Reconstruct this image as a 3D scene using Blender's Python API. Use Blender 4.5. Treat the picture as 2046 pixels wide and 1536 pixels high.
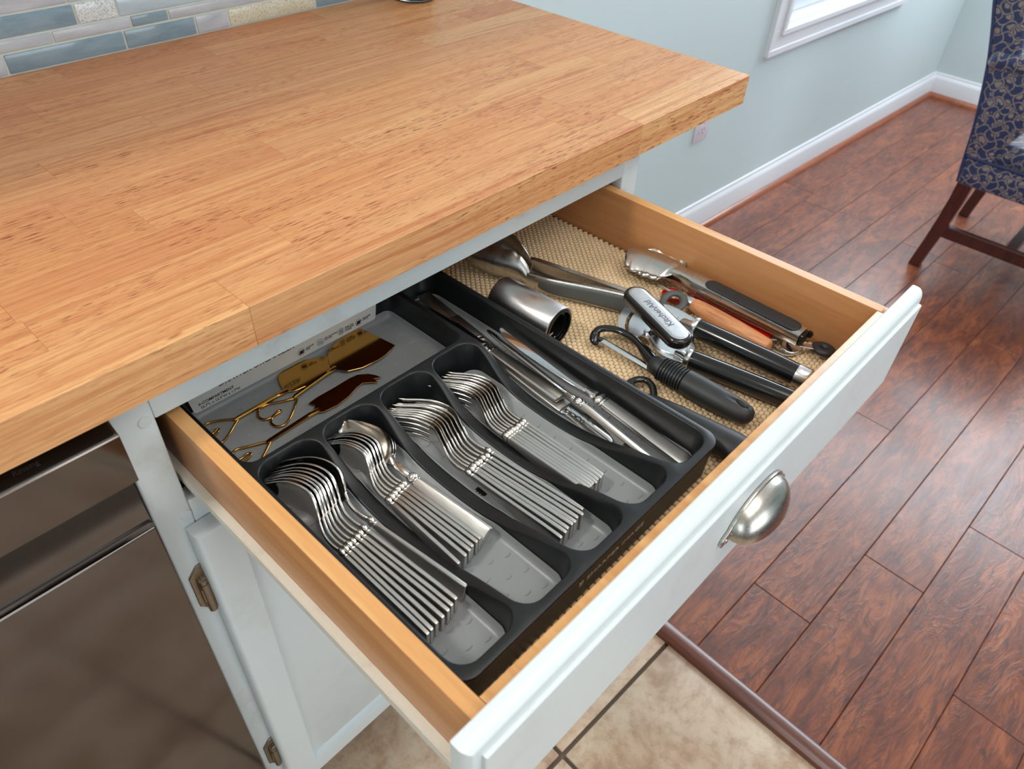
import bpy, bmesh, math, random
from mathutils import Vector, Matrix, geometry
random.seed(7)
PI = math.pi
SC = bpy.context.scene
COL = SC.collection
for o in list(bpy.data.objects): bpy.data.objects.remove(o, do_unlink=True)

# ------------------------------------------------------------------ camera
cam_d = bpy.data.cameras.new('camera'); cam = bpy.data.objects.new('camera', cam_d); COL.objects.link(cam)
ax = Vector((0.6838, -0.7284, 0.0429)); ay = -Vector((-0.4669, -0.4819, -0.7415)); az = -Vector((0.5608, 0.4869, -0.6696))
cam.matrix_world = Matrix(((ax.x, ay.x, az.x, -1.005), (ax.y, ay.y, az.y, -0.468), (ax.z, ay.z, az.z, 1.271), (0, 0, 0, 1)))
cam_d.sensor_width = 36.0; cam_d.lens = 26.06; cam_d.clip_start = 0.02; cam_d.clip_end = 60
cam_d.dof.use_dof = True; cam_d.dof.focus_distance = 0.80; cam_d.dof.aperture_fstop = 9.0
SC.camera = cam
SC.view_settings.view_transform = 'Standard'; SC.view_settings.look = 'None'
SC.view_settings.gamma = 1.0; SC.view_settings.use_curve_mapping = False
SC.view_settings.exposure = -0.22

# ------------------------------------------------------------------ world and lights
W = bpy.data.worlds.new('world'); SC.world = W; W.use_nodes = True
W.node_tree.nodes['Background'].inputs[0].default_value = (0.80, 0.90, 1.0, 1)
W.node_tree.nodes['Background'].inputs[1].default_value = 7.0

def area(name, loc, target, sx, sy, power, color, spread=180):
    d = bpy.data.lights.new(name, 'AREA'); d.shape = 'RECTANGLE'; d.size = sx; d.size_y = sy
    d.energy = power; d.color = color; d.spread = math.radians(spread)
    o = bpy.data.objects.new(name, d); COL.objects.link(o); o.location = loc
    o.rotation_euler = (Vector(target) - Vector(loc)).to_track_quat('-Z', 'Y').to_euler()
    return o
# the two flush ceiling fixtures of the kitchen, daylight through the dining window, added fill lamps behind the camera and at left
area('ceiling_light_glow', (-1.75, 0.20, 2.38), (-1.0, 0.1, 0.8), 0.22, 0.22, 22, (1.0, 0.955, 0.90))
area('ceiling_light_glow', (-0.50, -0.95, 2.38), (-0.50, -0.85, 0.8), 1.1, 1.1, 19, (1.0, 0.97, 0.93))
area('rear_fill', (-0.3, -3.85, 1.35), (-0.2, 0.0, 0.9), 2.6, 2.1, 56, (0.90, 0.95, 1.0))  # soft fill lamp added behind the camera
area('dining_daylight', (1.75, 0.50, 1.35), (1.2, -1.5, 0.3), 0.9, 1.3, 26, (0.84, 0.92, 1.0))
area('side_daylight', (2.93, -0.30, 1.45), (0.8, -0.5, 0.3), 1.7, 1.5, 95, (0.84, 0.92, 1.0))
area('left_fill', (-2.9, -1.4, 1.5), (-0.8, -0.2, 0.8), 1.4, 1.3, 14, (0.92, 0.96, 1.0))  # added soft fill from the left wall, which has no window

# ------------------------------------------------------------------ materials
def lin(c):
    out = []
    for v in c[:3]:
        v = v / 255.0
        out.append(v / 12.92 if v <= 0.04045 else ((v + 0.055) / 1.055) ** 2.4)
    return (*out, 1.0)
class NT:
    def __init__(s, name):
        s.m = bpy.data.materials.new(name); s.m.use_nodes = True; s.t = s.m.node_tree
        s.b = s.t.nodes['Principled BSDF']
    def n(s, typ, **k):
        nd = s.t.nodes.new(typ)
        for a, v in k.items(): setattr(nd, a, v)
        return nd
    def l(s, a, b): s.t.links.new(a, b)
    def set(s, **k):
        for a, v in k.items(): s.b.inputs[a.replace('_', ' ')].default_value = v
        return s
    def coord(s, scale=(1, 1, 1), rnd=0.0, rot=(0, 0, 0), kind='Object'):
        tc = s.n('ShaderNodeTexCoord'); mp = s.n('ShaderNodeMapping')
        mp.inputs['Scale'].default_value = scale; mp.inputs['Rotation'].default_value = rot
        s.l(tc.outputs[kind], mp.inputs['Vector'])
        if rnd:
            oi = s.n('ShaderNodeObjectInfo'); mu = s.n('ShaderNodeMath', operation='MULTIPLY'); mu.inputs[1].default_value = rnd
            cx = s.n('ShaderNodeCombineXYZ'); s.l(oi.outputs['Random'], mu.inputs[0])
            for i in range(3): s.l(mu.outputs[0], cx.inputs[i])
            s.l(cx.outputs[0], mp.inputs['Location'])
        return mp.outputs[0]
    def noise(s, vec, scale, detail=4, rough=0.55, dist=0.0):
        x = s.n('ShaderNodeTexNoise'); x.inputs['Scale'].default_value = scale; x.inputs['Detail'].default_value = detail
        x.inputs['Roughness'].default_value = rough; x.inputs['Distortion'].default_value = dist
        s.l(vec, x.inputs['Vector']); return x.outputs['Fac']
    def ramp(s, fac, stops):
        r = s.n('ShaderNodeValToRGB'); e = r.color_ramp.elements
        while len(e) > 1: e.remove(e[-1])
        e[0].position = stops[0][0]; e[0].color = stops[0][1]
        for p, c in stops[1:]:
            q = e.new(p); q.color = c
        s.l(fac, r.inputs[0]); return r.outputs[0]
    def mix(s, fac, a, b, mode='MIX'):
        m = s.n('ShaderNodeMix', data_type='RGBA', blend_type=mode)
        if isinstance(fac, (int, float)): m.inputs[0].default_value = fac
        else: s.l(fac, m.inputs[0])
        for k, v in ((6, a), (7, b)):
            if isinstance(v, tuple): m.inputs[k].default_value = v
            else: s.l(v, m.inputs[k])
        return m.outputs[2]
    def math(s, op, a, b=None):
        m = s.n('ShaderNodeMath', operation=op)
        for i, v in ((0, a), (1, b)):
            if v is None: continue
            if isinstance(v, (int, float)): m.inputs[i].default_value = v
            else: s.l(v, m.inputs[i])
        return m.outputs[0]
    def base(s, c): s.l(c, s.b.inputs['Base Color']); return s
    def bump(s, h, strength=0.2, dist=0.001):
        b = s.n('ShaderNodeBump'); b.inputs['Strength'].default_value = strength; b.inputs['Distance'].default_value = dist
        s.l(h, b.inputs['Height']); s.l(b.outputs[0], s.b.inputs['Normal']); return s
g = lambda v: (v, v, v, 1)

def m_plain(name, rgb, rough=0.5, metal=0.0, var=0.06, nscale=30, bump=0.0, spec=0.5, coat=0.0):
    t = NT(name); t.set(Roughness=rough, Metallic=metal, Coat_Weight=coat); t.b.inputs['Specular IOR Level'].default_value = spec
    v = t.coord(); f = t.noise(v, nscale, 5)
    c = lin(rgb); a = tuple(max(0, x * (1 - var)) for x in c[:3]) + (1,); b = tuple(min(1, x * (1 + var)) for x in c[:3]) + (1,)
    t.base(t.ramp(f, [(0.3, a), (0.7, b)]))
    if bump: t.bump(t.noise(t.coord(), nscale * 12, 3), bump, 0.0005)
    return t.m

def m_stave():
    t = NT('butcher_block_wood'); t.set(Roughness=0.42, Coat_Weight=0.12, Coat_Roughness=0.35); t.b.inputs['Specular IOR Level'].default_value = 0.4
    wv = t.coord((1.0, 1, 1), rnd=27.0)
    grain = t.noise(t.coord((0.9, 20, 20), rnd=31.0), 3.0, 7, 0.64, 0.7)
    fine = t.noise(t.coord((4, 260, 260), rnd=11.0), 1.6, 3, 0.6)
    pore = t.noise(t.coord((34, 380, 380), rnd=5.0), 1.7, 2, 0.5)
    oi = t.n('ShaderNodeObjectInfo')
    tone = t.ramp(oi.outputs['Random'], [(0.0, lin((230, 184, 128))), (0.25, lin((216, 156, 102))), (0.5, lin((226, 172, 118))), (0.78, lin((206, 142, 92))), (1.0, lin((236, 196, 140)))])
    dark = t.mix(0.78, tone, lin((184, 108, 62)))
    c1 = t.mix(t.ramp(grain, [(0.36, g(0)), (0.47, g(0.5)), (0.53, g(0.1)), (0.66, g(1))]), tone, dark)
    st = t.noise(t.coord((0.6, 80, 80), rnd=17.0), 2.6, 5, 0.65, 0.3)       # narrow darker growth lines
    c1 = t.mix(t.ramp(st, [(0.52, g(0)), (0.64, g(0.50))]), c1, lin((184, 106, 62)))
    c2 = t.mix(t.ramp(fine, [(0.46, g(0)), (0.72, g(0.50))]), c1, lin((190, 114, 68)))
    dn = t.noise(t.coord((2.2, 8, 8), rnd=9.0), 2.0, 3)
    th = t.math('MULTIPLY', t.ramp(pore, [(0.58, g(0)), (0.66, g(1))]), t.ramp(dn, [(0.40, g(0.2)), (0.62, g(1.0))]))
    t.base(t.mix(th, c2, lin((140, 72, 38)))); t.bump(fine, 0.08, 0.0004); return t.m

def m_wood(name, light, mid, dark, scale=(14, 1.0, 14), rough=0.42, coat=0.0, dist=1.2, streak=0.5):
    t = NT(name); t.set(Roughness=rough, Coat_Weight=coat, Coat_Roughness=0.2)
    v = t.coord(scale, rnd=17.0); a = t.noise(v, 3.0, 6, 0.6, dist)
    v2 = t.coord(tuple(x * 7 for x in scale), rnd=3.0); b = t.noise(v2, 3.0, 3, 0.6)
    c = t.ramp(a, [(0.30, lin(light)), (0.52, lin(mid)), (0.72, lin(dark))])
    t.base(t.mix(t.ramp(b, [(0.5, g(0)), (0.78, g(streak))]), c, lin(dark))); t.bump(b, 0.06, 0.0003); return t.m

def m_plank():
    t = NT('hickory_plank'); t.set(Roughness=0.33, Coat_Weight=0.30, Coat_Roughness=0.20)
    v = t.coord((2.0, 9, 9), rnd=41.0); a = t.noise(v, 2.6, 6, 0.60, 1.6)
    rings = t.math('SINE', t.math('MULTIPLY', a, 30.0))
    b = t.noise(t.coord((6, 95, 95), rnd=13.0), 2.0, 5, 0.7, 0.4)
    big = t.noise(t.coord((3.0, 8, 8), rnd=29.0), 2.4, 5, 0.6, 1.0)
    blot = t.noise(t.coord((4.2, 19, 19), rnd=7.0), 2.6, 6, 0.62, 1.6)
    c = t.ramp(big, [(0.30, lin((100, 50, 33))), (0.5, lin((130, 68, 41))), (0.70, lin((158, 88, 52)))])
    c = t.mix(t.ramp(rings, [(0.20, g(0)), (0.90, g(0.45))]), c, lin((82, 42, 32)))
    c = t.mix(t.ramp(blot, [(0.50, g(0)), (0.66, g(0.72))]), c, lin((64, 40, 40)))
    c = t.mix(t.ramp(b, [(0.50, g(0)), (0.74, g(0.45))]), c, lin((76, 42, 34)))
    t.base(c); t.bump(t.math('ADD', t.math('MULTIPLY', rings, 0.6), b), 0.22, 0.0010); return t.m

def m_tilefloor():
    t = NT('ceramic_floor_tile'); t.set(Roughness=0.38)
    a = t.noise(t.coord(rnd=9.0), 9, 8, 0.68, 0.4); b = t.noise(t.coord(rnd=4.0), 55, 5, 0.7)
    c = t.ramp(a, [(0.28, lin((146, 112, 88))), (0.45, lin((186, 158, 132))), (0.62, lin((205, 184, 160))), (0.8, lin((190, 160, 130)))])
    t.base(t.mix(t.ramp(b, [(0.48, g(0)), (0.72, g(0.55))]), c, lin((150, 112, 86)))); t.bump(a, 0.1, 0.001); return t.m

def m_paint(name, rgb, rough=0.45, dirt=0.12, dirtc=(150, 140, 120), scale=9, bump=0.05):
    t = NT(name); t.set(Roughness=rough)
    a = t.noise(t.coord(), scale, 7, 0.7); b = t.noise(t.coord((70, 70, 70)), 4, 3)
    t.base(t.mix(t.ramp(a, [(0.55, g(0)), (0.78, g(dirt))]), lin(rgb), lin(dirtc))); t.bump(b, bump, 0.0006); return t.m

def m_metal(name, rgb, rough, aniso=0.0, scale=(1, 1, 1), var=0.12, bump=0.0):
    t = NT(name); t.set(Metallic=1.0, Roughness=rough, Anisotropic=aniso)
    f = t.noise(t.coord(scale), 18, 4)
    r = t.n('ShaderNodeMapRange'); r.inputs[3].default_value = max(0.02, rough - var * 0.5); r.inputs[4].default_value = rough + var
    t.l(f, r.inputs[0]); t.l(r.outputs[0], t.b.inputs['Roughness'])
    c = lin(rgb); t.base(t.ramp(f, [(0.3, tuple(x * 0.93 for x in c[:3]) + (1,)), (0.7, c)]))
    if bump: t.bump(f, bump, 0.0004)
    return t.m

def m_glasstile(name, rgb, rgb2, rough=0.12, speck=None):
    t = NT(name); t.set(Roughness=rough, Coat_Weight=0.5, Coat_Roughness=0.08)
    a = t.noise(t.coord((3, 3, 14), rnd=19.0), 6, 4, 0.6, 0.5)
    c = t.ramp(a, [(0.3, lin(rgb)), (0.7, lin(rgb2))])
    if speck:
        b = t.noise(t.coord((1, 1, 1), rnd=7.0), 420, 3, 0.7)
        c = t.mix(t.ramp(b, [(0.5, g(0)), (0.62, g(0.8))]), c, lin(speck))
    t.base(c); t.bump(t.noise(t.coord(), 90, 3), 0.15, 0.0008); return t.m

def m_fabric():
    t = NT('blue_gold_fabric'); t.set(Roughness=0.55, Sheen_Weight=0.3)
    tc = t.n('ShaderNodeTexCoord'); sp = t.n('ShaderNodeSeparateXYZ'); t.l(tc.outputs['Object'], sp.inputs[0])
    k = 2 * PI / 0.052
    yy = t.math('MULTIPLY', t.math('ADD', sp.outputs['Y'], t.math('MULTIPLY', sp.outputs['X'], 1.0)), k)
    zz = t.math('MULTIPLY', sp.outputs['Z'], k)
    w1 = t.math('ABSOLUTE', t.math('SUBTRACT', t.math('SINE', t.math('ADD', yy, t.math('MULTIPLY', t.math('SINE', zz), 0.9))), 0.0))
    w2 = t.math('ABSOLUTE', t.math('SINE', t.math('ADD', zz, t.math('MULTIPLY', t.math('SINE', yy), 0.9))))
    vo = t.n('ShaderNodeTexVoronoi'); vo.inputs['Scale'].default_value = 48; t.l(tc.outputs['Object'], vo.inputs['Vector'])
    vine = t.math('LESS_THAN', t.math('MINIMUM', w1, w2), 0.20)
    leaf = t.math('MULTIPLY', t.math('GREATER_THAN', t.math('MINIMUM', w1, w2), 0.48), t.math('LESS_THAN', vo.outputs['Distance'], 0.43))
    m = t.math('MAXIMUM', vine, leaf)
    t.base(t.mix(m, lin((26, 40, 84)), lin((132, 118, 110)))); return t.m

M = {}
M['stave'] = m_stave()
M['maple'] = m_wood('maple_drawer_wood', (226, 176, 116), (214, 158, 98), (196, 136, 80), (16, 1.2, 16), 0.40, 0.15, 0.8, 0.35)
M['maple_side'] = m_wood('maple_drawer_side', (204, 148, 98), (194, 136, 86), (178, 118, 70), (5, 1.0, 18), 0.42, 0.15, 0.6, 0.25)
M['plank'] = m_plank(); M['tile'] = m_tilefloor()
M['grout'] = m_plain('brown_grout', (104, 90, 78), 0.9, nscale=60)
M['wgrout'] = m_plain('pale_grout', (196, 200, 192), 0.85, nscale=50)
M['white'] = m_paint('white_cabinet_paint', (214, 221, 222), 0.38, 0.22, (168, 158, 134), 11)
M['whiteold'] = m_paint('worn_white_frame_paint', (206, 214, 215), 0.45, 0.45, (160, 152, 134), 16, 0.1)
M['cream'] = m_paint('slide_white_enamel', (226, 220, 206), 0.4, 0.25, (150, 110, 80), 40)
M['wall'] = m_paint('pale_aqua_wall_paint', (204, 219, 221), 0.7, 0.0, (200, 210, 208), 5, 0.04)
M['trim'] = m_paint('white_trim_paint', (226, 228, 232), 0.4, 0.05, (200, 190, 190), 8)
M['ceil'] = m_paint('ceiling_paint', (235, 235, 230), 0.8, 0.0, (220, 220, 220), 5)
M['shoe'] = m_wood('stained_shoe_moulding', (170, 96, 54), (148, 78, 44), (104, 54, 34), (1.5, 20, 20), 0.3, 0.3)
M['thresh'] = m_wood('stained_threshold', (120, 68, 50), (98, 54, 42), (70, 40, 36), (20, 1.5, 20), 0.28, 0.4)
M['tray'] = m_plain('charcoal_tray_plastic', (20, 22, 24), 0.40, 0, 0.10, 60, 0.12, 0.45)
M['mat'] = m_plain('grey_soft_lining', (138, 141, 142), 0.34, 0, 0.03, 20, 0.02)
M['slotblack'] = m_plain('black_clip_plastic', (12, 12, 13), 0.35)
M['steel'] = m_metal('polished_flatware_steel', (216, 212, 206), 0.12, var=0.08)
M['satin'] = m_metal('satin_flatware_steel', (206, 203, 198), 0.30, 0.3, (90, 3, 90), 0.12)
M['blade'] = m_metal('mirror_blade_steel', (214, 214, 214), 0.07, var=0.05)
M['brushed'] = m_metal('brushed_steel', (212, 212, 213), 0.30, 0.5, (60, 4, 60), 0.10)
M['tong'] = m_metal('satin_tong_steel', (206, 204, 200), 0.27, 0.2, (3, 12, 3), 0.05)
M['pull'] = m_metal('satin_nickel', (196, 190, 182), 0.25, 0.2, (4, 40, 40), 0.08)
M['hinge'] = m_metal('antique_nickel', (150, 138, 122), 0.34, 0, (1, 1, 1), 0.2, 0.2)
M['gold'] = m_metal('dark_gold_plate', (196, 148, 74), 0.10, var=0.06)
M['rubber'] = m_plain('black_santoprene_rubber', (38, 40, 42), 0.5, 0, 0.12, 50, 0.06)
M['gloss'] = m_plain('gloss_black_plastic', (22, 22, 23), 0.16, 0, 0.1, 20, 0, 0.5, 0.3)
M['greyrub'] = m_plain('grey_rubber', (84, 88, 88), 0.5, 0, 0.08)
M['red'] = m_plain('red_plastic', (186, 20, 10), 0.25, 0, 0.06, 10, 0, 0.5, 0.4)
M['handlewood'] = m_wood('oiled_wood_handle', (222, 160, 112), (210, 142, 92), (160, 96, 58), (26, 2.2, 26), 0.45, 0.0, 1.0, 0.8)
M['inlay'] = m_metal('cast_silver_inlay', (214, 214, 216), 0.34, 0, (12, 12, 12), 0.2, 0.5)
M['plate'] = m_metal('chrome_opener_plate', (226, 228, 230), 0.24, 0, (3, 3, 3), 0.10, 0.5)
M['liner'] = m_plain('beige_foam_liner', (230, 204, 164), 0.75, 0, 0.05, 40, 0.08)
M['hardboard'] = m_plain('brown_drawer_bottom', (120, 76, 44), 0.7)
M['dwdark'] = m_metal('black_stainless', (110, 105, 102), 0.13, 0.2, (2, 120, 120), 0.05)
M['dwblack'] = m_plain('dishwasher_black_glass', (14, 13, 12), 0.12, 0, 0.1, 10, 0, 0.5, 0.5)
M['mahog'] = m_wood('dark_mahogany', (84, 30, 24), (66, 22, 18), (40, 14, 12), (20, 20, 2), 0.3, 0.4)
M['fabric'] = m_fabric()
M['piping'] = m_plain('dark_blue_piping', (30, 40, 84), 0.6)
M['ink'] = m_plain('black_print', (30, 32, 36), 0.6)
M['paper'] = m_plain('white_label_paper', (210, 208, 204), 0.5, 0, 0.02)
M['whiteink'] = m_plain('white_print', (236, 220, 226), 0.4)
M['greyink'] = m_plain('pale_grey_print', (176, 168, 150), 0.4)
M['darkink'] = m_plain('dark_grey_print', (44, 42, 40), 0.4)
M['engrave'] = m_plain('engraved_dark', (96, 100, 104), 0.4)
M['dark'] = m_plain('dark_cabinet_interior', (92, 62, 44), 0.8)
M['plastic'] = m_plain('white_outlet_plastic', (222, 216, 226), 0.3)
def m_glass(name, rgb=(240, 250, 250), rough=0.02):
    t = NT(name); t.set(Roughness=rough, Transmission_Weight=1.0, IOR=1.45); t.b.inputs['Base Color'].default_value = lin(rgb); return t.m
M['glass'] = m_glass('clear_glass')
M['tiles'] = [m_glasstile('blue_grey_glass_tile', (112, 136, 150), (136, 158, 168)), m_glasstile('grey_stone_tile', (164, 170, 176), (188, 192, 198), 0.3),
              m_glasstile('white_speckled_tile', (206, 210, 208), (222, 224, 220), 0.3, (132, 156, 172)), m_glasstile('light_blue_glass_tile', (164, 186, 198), (184, 202, 210)),
              m_glasstile('gold_speckled_tile', (200, 196, 170), (212, 212, 200), 0.3, (166, 150, 92))]

# ------------------------------------------------------------------ mesh helpers
def tag(o, label=None, cat=None, group=None, kind=None):
    if label: o['label'] = label
    if cat: o['category'] = cat
    if group: o['group'] = group
    if kind: o['kind'] = kind
    return o
def empty(name, loc=(0, 0, 0), rz=0.0, rot=None):
    o = bpy.data.objects.new(name, None); COL.objects.link(o); o.location = loc
    o.rotation_euler = rot if rot else (0, 0, rz); o.empty_display_size = 0.02; return o
class MB:
    def __init__(s): s.bm = bmesh.new()
    def box(s, x0, x1, y0, y1, z0, z1, bev=0.0, seg=2):
        vs = [s.bm.verts.new(p) for p in ((x0, y0, z0), (x1, y0, z0), (x1, y1, z0), (x0, y1, z0), (x0, y0, z1), (x1, y0, z1), (x1, y1, z1), (x0, y1, z1))]
        fs = [s.bm.faces.new([vs[i] for i in q]) for q in ((0, 3, 2, 1), (4, 5, 6, 7), (0, 1, 5, 4), (1, 2, 6, 5), (2, 3, 7, 6), (3, 0, 4, 7))]
        if bev:
            es = list({e for f in fs for e in f.edges}); bmesh.ops.bevel(s.bm, geom=es, offset=bev, segments=seg, affect='EDGES', profile=0.5)
        return s
    def prism(s, pts, z0, z1, bev=0.0, seg=2, axis='Z'):
        def P(p, h): return (p[0], p[1], h) if axis == 'Z' else ((h, p[0], p[1]) if axis == 'X' else (p[0], h, p[1]))
        a = [s.bm.verts.new(P(p, z0)) for p in pts]; b = [s.bm.verts.new(P(p, z1)) for p in pts]; n = len(pts)
        fs = [s.bm.faces.new(a[::-1]), s.bm.faces.new(b)]
        for i in range(n): fs.append(s.bm.faces.new((a[i], a[(i + 1) % n], b[(i + 1) % n], b[i])))
        bmesh.ops.recalc_face_normals(s.bm, faces=fs)
        if bev:
            es = [e for e in fs[0].edges] + [e for e in fs[1].edges]
            bmesh.ops.bevel(s.bm, geom=es, offset=bev, segments=seg, affect='EDGES', profile=0.5)
        return s
    def loft(s, rings, cap0=True, cap1=True, closed=True):
        R = [[s.bm.verts.new(p) for p in r] for r in rings]; n = len(R[0])
        fs = []
        for a, b in zip(R, R[1:]):
            for i in range(n if closed else n - 1):
                j = (i + 1) % n
                fs.append(s.bm.faces.new((a[i], a[j], b[j], b[i])))
        if cap0 and closed: fs.append(s.bm.faces.new(R[0][::-1]))
        if cap1 and closed: fs.append(s.bm.faces.new(R[-1]))
        bmesh.ops.recalc_face_normals(s.bm, faces=fs)
        return s
    def tube(s, path, rad, seg=10, flat=1.0, up=(0, 0, 1), closed=False, cap=True):
        P = [Vector(p) for p in path]; n = len(P); up = Vector(up)
        rings = []
        for i, p in enumerate(P):
            if closed: t = (P[(i + 1) % n] - P[i - 1])
            else: t = (P[min(i + 1, n - 1)] - P[max(i - 1, 0)])
            t.normalize(); sd = t.cross(up)
            if sd.length < 1e-4: sd = t.cross(Vector((1, 0, 0)))
            sd.normalize(); nn = sd.cross(t).normalized()
            r = rad[i] if isinstance(rad, (list, tuple)) else rad
            rings.append([p + sd * (r * math.cos(2 * PI * k / seg)) + nn * (r * flat * math.sin(2 * PI * k / seg)) for k in range(seg)])
        if closed: rings.append(rings[0]); 
        if closed:
            R = [[s.bm.verts.new(q) for q in r] for r in rings[:-1]]; m = len(R); fs = []
            for i in range(m):
                a, b = R[i], R[(i + 1) % m]
                for k in range(seg):
                    j = (k + 1) % seg; fs.append(s.bm.faces.new((a[k], a[j], b[j], b[k])))
            bmesh.ops.recalc_face_normals(s.bm, faces=fs); return s
        return s.loft(rings, cap, cap)
    def lathe(s, prof, seg=24, mat=None):
        """prof: list of (r, h) along +Y of the local frame."""
        rings = [[Vector((r * math.cos(2 * PI * k / seg), h, r * math.sin(2 * PI * k / seg))) for k in range(seg)] for r, h in prof]
        if mat: rings = [[mat @ p for p in r] for r in rings]
        return s.loft(rings)
    def quad(s, a, b, c, d):
        s.bm.faces.new([s.bm.verts.new(p) for p in (a, b, c, d)]); return s
    def build(s, name, mat, parent=None, smooth=30, origin=None, **t):
        me = bpy.data.meshes.new(name)
        if origin is not None: bmesh.ops.translate(s.bm, verts=s.bm.verts, vec=-Vector(origin))
        s.bm.to_mesh(me); s.bm.free(); me.materials.append(mat)
        if smooth:
            for p in me.polygons: p.use_smooth = True
            try: me.set_sharp_from_angle(angle=math.radians(smooth))
            except Exception: pass
        o = bpy.data.objects.new(name, me); COL.objects.link(o)
        if origin is not None: o.location = origin
        if parent: o.parent = parent
        tag(o, **t); return o
def spline(pts, n):
    """Catmull-Rom through tuples, n samples per span"""
    P = [Vector(p) for p in pts]; out = []
    for i in range(len(P) - 1):
        a = P[max(i - 1, 0)]; b = P[i]; c = P[i + 1]; d = P[min(i + 2, len(P) - 1)]
        for k in range(n):
            t = k / n
            out.append(0.5 * ((2 * b) + (c - a) * t + (2 * a - 5 * b + 4 * c - d) * t * t + (3 * b - a - 3 * c + d) * t ** 3))
    out.append(P[-1]); return out
def interp(tab, x):
    if x <= tab[0][0]: return tab[0][1]
    for (a, va), (b, vb) in zip(tab, tab[1:]):
        if x <= b:
            t = (x - a) / (b - a); t = t * t * (3 - 2 * t) * 0.5 + t * 0.5
            return va + (vb - va) * t
    return tab[-1][1]
def smooth_tab(tab, x):
    if x <= tab[0][0]: return tab[0][1]
    if x >= tab[-1][0]: return tab[-1][1]
    for i in range(len(tab) - 1):
        if x <= tab[i + 1][0]:
            (x0, y0), (x1, y1) = tab[i], tab[i + 1]; h = x1 - x0; t = (x - x0) / h
            m0 = (y1 - tab[i - 1][1]) / (x1 - tab[i - 1][0]) if i > 0 else 0.0
            m1 = (tab[i + 2][1] - y0) / (tab[i + 2][0] - x0) if i + 2 < len(tab) else 0.0
            return (2*t**3 - 3*t*t + 1) * y0 + (t**3 - 2*t*t + t) * h * m0 + (-2*t**3 + 3*t*t) * y1 + (t**3 - t*t) * h * m1
def text(body, size, mat, name, parent, mw, depth=0.0002, bold=0.0, align='LEFT', width=1.0, **t):
    c = bpy.data.curves.new(name, 'FONT'); c.body = body; c.size = size; c.extrude = depth; c.offset = bold; c.align_x = align; c.resolution_u = 2
    o = bpy.data.objects.new(name, c); COL.objects.link(o)
    dg = bpy.context.evaluated_depsgraph_get(); me = bpy.data.meshes.new_from_object(o.evaluated_get(dg))
    bpy.data.objects.remove(o, do_unlink=True)
    me.transform(mw @ Matrix.Diagonal((width, 1, 1, 1))); me.materials.clear(); me.materials.append(mat)
    o = bpy.data.objects.new(name, me); COL.objects.link(o); o.parent = parent; tag(o, **t); return o
def frame(origin, xd, yd):
    x = Vector(xd).normalized(); y = Vector(yd); z = x.cross(y).normalized(); y = z.cross(x)
    return Matrix(((x.x, y.x, z.x, origin[0]), (x.y, y.y, z.y, origin[1]), (x.z, y.z, z.z, origin[2]), (0, 0, 0, 1)))
def copy_tree(o, parent=None):
    c = o.copy(); COL.objects.link(c); c.parent = parent
    for ch in list(o.children): copy_tree(ch, c)
    return c

# ================================================================== THE SETTING
RZ = -0.0385                                         # the house is a hair out of square with the cabinet run
rot = Matrix.Rotation(RZ, 4, 'Z')
def RW(x, y, z=0.0): return rot @ Vector((x, y, z))  # room frame -> world
# floor
fl = MB().box(-3.2, 3.2, -4.1, 0.85, -0.06, -0.012).build('floor', M['grout'], kind='structure')
fl.rotation_euler = (0, 0, RZ)
wb = MB().box(-0.215, 3.2, -4.1, 0.85, -0.012, -0.0035).build('underlay', m_plain('dark_plank_underlay', (34, 22, 20), 0.9), fl)  # dark sheet that shows in the joints between planks
def seg_row(xs, y0, y1, z1, mat, nm, gap, bev):
    for a, b in zip(xs, xs[1:]):
        cx, cy = (a + b) / 2, (y0 + y1) / 2
        MB().box(a + gap, b - gap, y0 + gap, y1 - gap, -0.01, z1 + random.uniform(-0.0002, 0.0002), bev, 1).build(nm, mat, fl, origin=(cx, cy, 0))
yb = [0.585, 0.46, 0.335, 0.21, 0.085, -0.04, -0.165, -0.29, -0.414, -0.539, -0.664, -0.79, -0.915, -1.04, -1.165, -1.29, -1.42]
known = {6: [0.62, 1.75], 7: [-0.012, 1.18], 8: [0.22, 1.44], 9: [0.462, 1.65], 5: [0.30, 1.5], 10: [0.05, 0.92, 2.1], 11: [0.62, 1.8], 12: [0.2, 1.3]}
for i in range(len(yb) - 1):
    xs = [-0.213] + known.get(i, sorted([random.uniform(0.2, 0.9), random.uniform(1.5, 2.3)])) + [3.1]
    seg_row(xs, yb[i + 1], yb[i], 0.0, M['plank'], 'plank', 0.0004, 0.0012)
ty = [0.425, 0.089, -0.247, -0.583, -0.919, -1.255, -1.591]
tx = [-0.217, -0.536, -0.872, -1.208, -1.544, -1.880]
for i in range(len(ty) - 1):
    for j in range(len(tx) - 1):
        a, b = tx[j + 1], tx[j]
        MB().box(a + 0.0035, b - 0.0035, ty[i + 1] + 0.0035, ty[i] - 0.0035, -0.012, -0.0045 + random.uniform(-0.0003, 0.0003), 0.002, 2).build('tile', M['tile'], fl, origin=((a + b) / 2, (ty[i] + ty[i + 1]) / 2, 0))
# threshold strip between tile and planks
th = MB(); th.prism([(-0.247, -0.0055), (-0.2435, 0.004), (-0.236, 0.0075), (-0.219, 0.0075), (-0.2115, 0.004), (-0.2095, 0.0)], -2.2, 0.6, axis='Y')
th = th.build('trim_1', M['thresh'], label='stained wooden threshold strip between the tile and the plank floor', kind='structure'); th.rotation_euler = (0, 0, RZ)

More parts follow.
